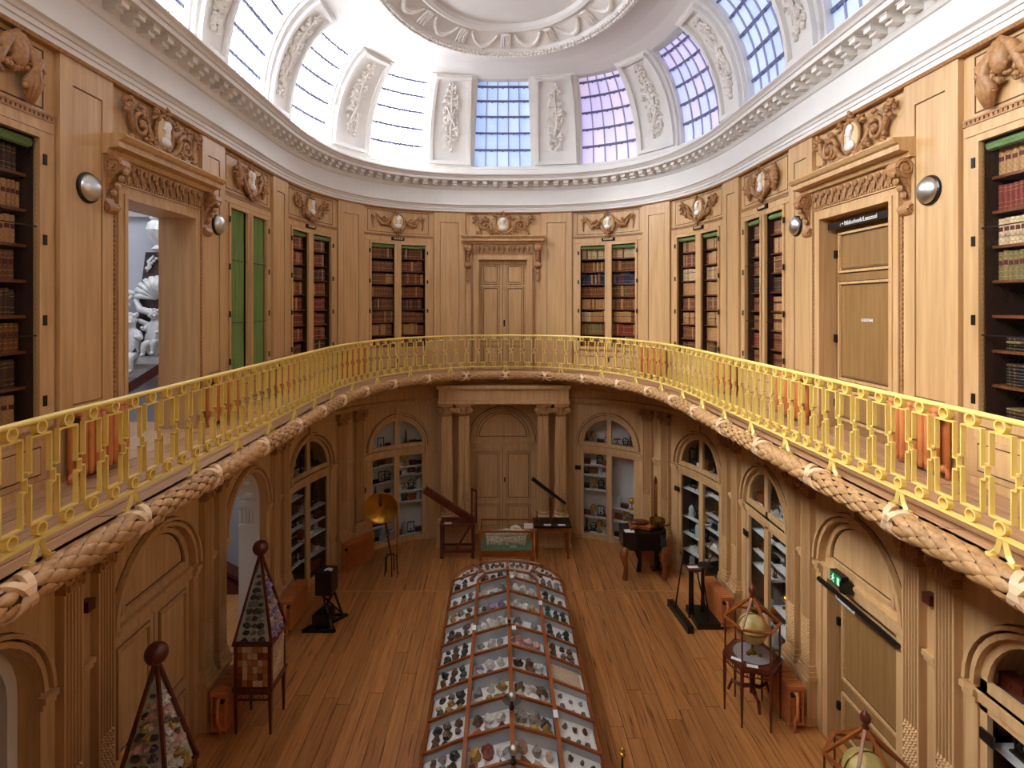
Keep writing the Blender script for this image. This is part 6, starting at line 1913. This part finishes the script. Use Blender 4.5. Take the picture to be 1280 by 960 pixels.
# little knobs, lamps and cards on the ridge
for i, (y, big, t) in enumerate(((9.35, 0, 'farthest'), (7.87, 0, 'middle'))):
    o = thing('ridge_ornament', (MX, y, ZR + .015), 'small dark ball ornament on the ridge of the mineral case, the %s one' % t, 'ornament')
    obj('stem', MB().lathe([(.016, 0), (.02, .01), (.009, .02), (.01, .04)], k=10), IRON, o); obj('ball', MB().ball((0, 0, .06), .024, 12, 8), IRON, o, smooth=True)
    obj('label_card', MB().box(-.03, .03, -.045, .045, 0, .008), WHITE, None, 'little white card beside the %s knob on the case ridge' % t, 'label', loc=(MX + .065, y - .04, ZR + .0))
mdisc = glassmat('smoky_glass', (.78, .78, .78, 1))
for i, (y, t) in enumerate(((6.25, 'farther'), (5.5, 'nearer'))):
    o = thing('ridge_lamp', (MX, y, ZR + .015), 'round steel lamp with a smoky glass collar on the case ridge, the %s one' % t, 'lamp')
    obj('stem', MB().lathe([(.03, 0), (.03, .02), (.014, .03), (.014, .09)], k=12), IRON, o)
    obj('collar', MB().lathe([(.02, .085), (.10, .09), (.105, .096), (.02, .10)], k=28), mdisc, o, smooth=True)
    obj('ball', MB().ball((0, 0, .13), .048, 16, 10), CHROME, o, smooth=True)
for s, y, z, t in ((-.5, 8.05, ZI, 'left inner rail'), (.5, 8.72, ZI, 'right inner rail, far'), (.5, 6.35, ZI, 'right inner rail, near')):
    obj('label_card', MB().box(-.026, .026, -.06, .06, 0, .006), WHITE, None, 'little white card standing on the %s of the mineral case' % t, 'label', loc=(MX + s, y, z + .018))
# stones in the obelisks
for y, far in ((7.65, 1), (5.33, 0)):
    for q, pal, nm in ((0, ['charcoal', 'grey', 'charcoal'] if far else ['amber', 'charcoal', 'pink', 'amber'], 'front'), (1, ['violet', 'pink', 'violet'] if far else ['amber', 'brown', 'pale', 'pink'], 'right')):
        z = 1.23; lv = -1
        while z < 2.0:
            lv += 1
            hw = .23 * (1 - (z - 1.2) / 1.05) 
            n = 3 if hw > .13 else 2 if hw > .07 else 1
            for i in range(n):
                u = (i - (n - 1) / 2) * hw * .5 + r.uniform(-.01, .01)
                k = r.choice(pal); s = r.uniform(.032, .05) * (1 if hw > .08 else .7)
                d = hw + .008
                p = Vector((u, -d, 0)) if q == 0 else Vector((d, u, 0))
                o = bpy.data.objects.new('mineral', RK[(k, r.randrange(6))]); COL.objects.link(o)
                o.location = (-3.40 + p.x, y + p.y, z); o.rotation_euler = (0, 0, r.uniform(0, 6)); o.scale = (s, s, s * .8)
                props(o, '%s mineral, %s from below, %s, on the %s slope of the %s obelisk' % (k, NTH[lv], ('middle',) [0] if n == 1 else (('left', 'right') if n == 2 else ('left', 'middle', 'right'))[i], nm, 'farther' if far else 'nearer'), 'mineral', 'minerals on the %s slope of the %s obelisk' % (nm, 'farther' if far else 'nearer'))
                cnt += 1
            z += .085
print('minerals', cnt, 'books', nb[0])
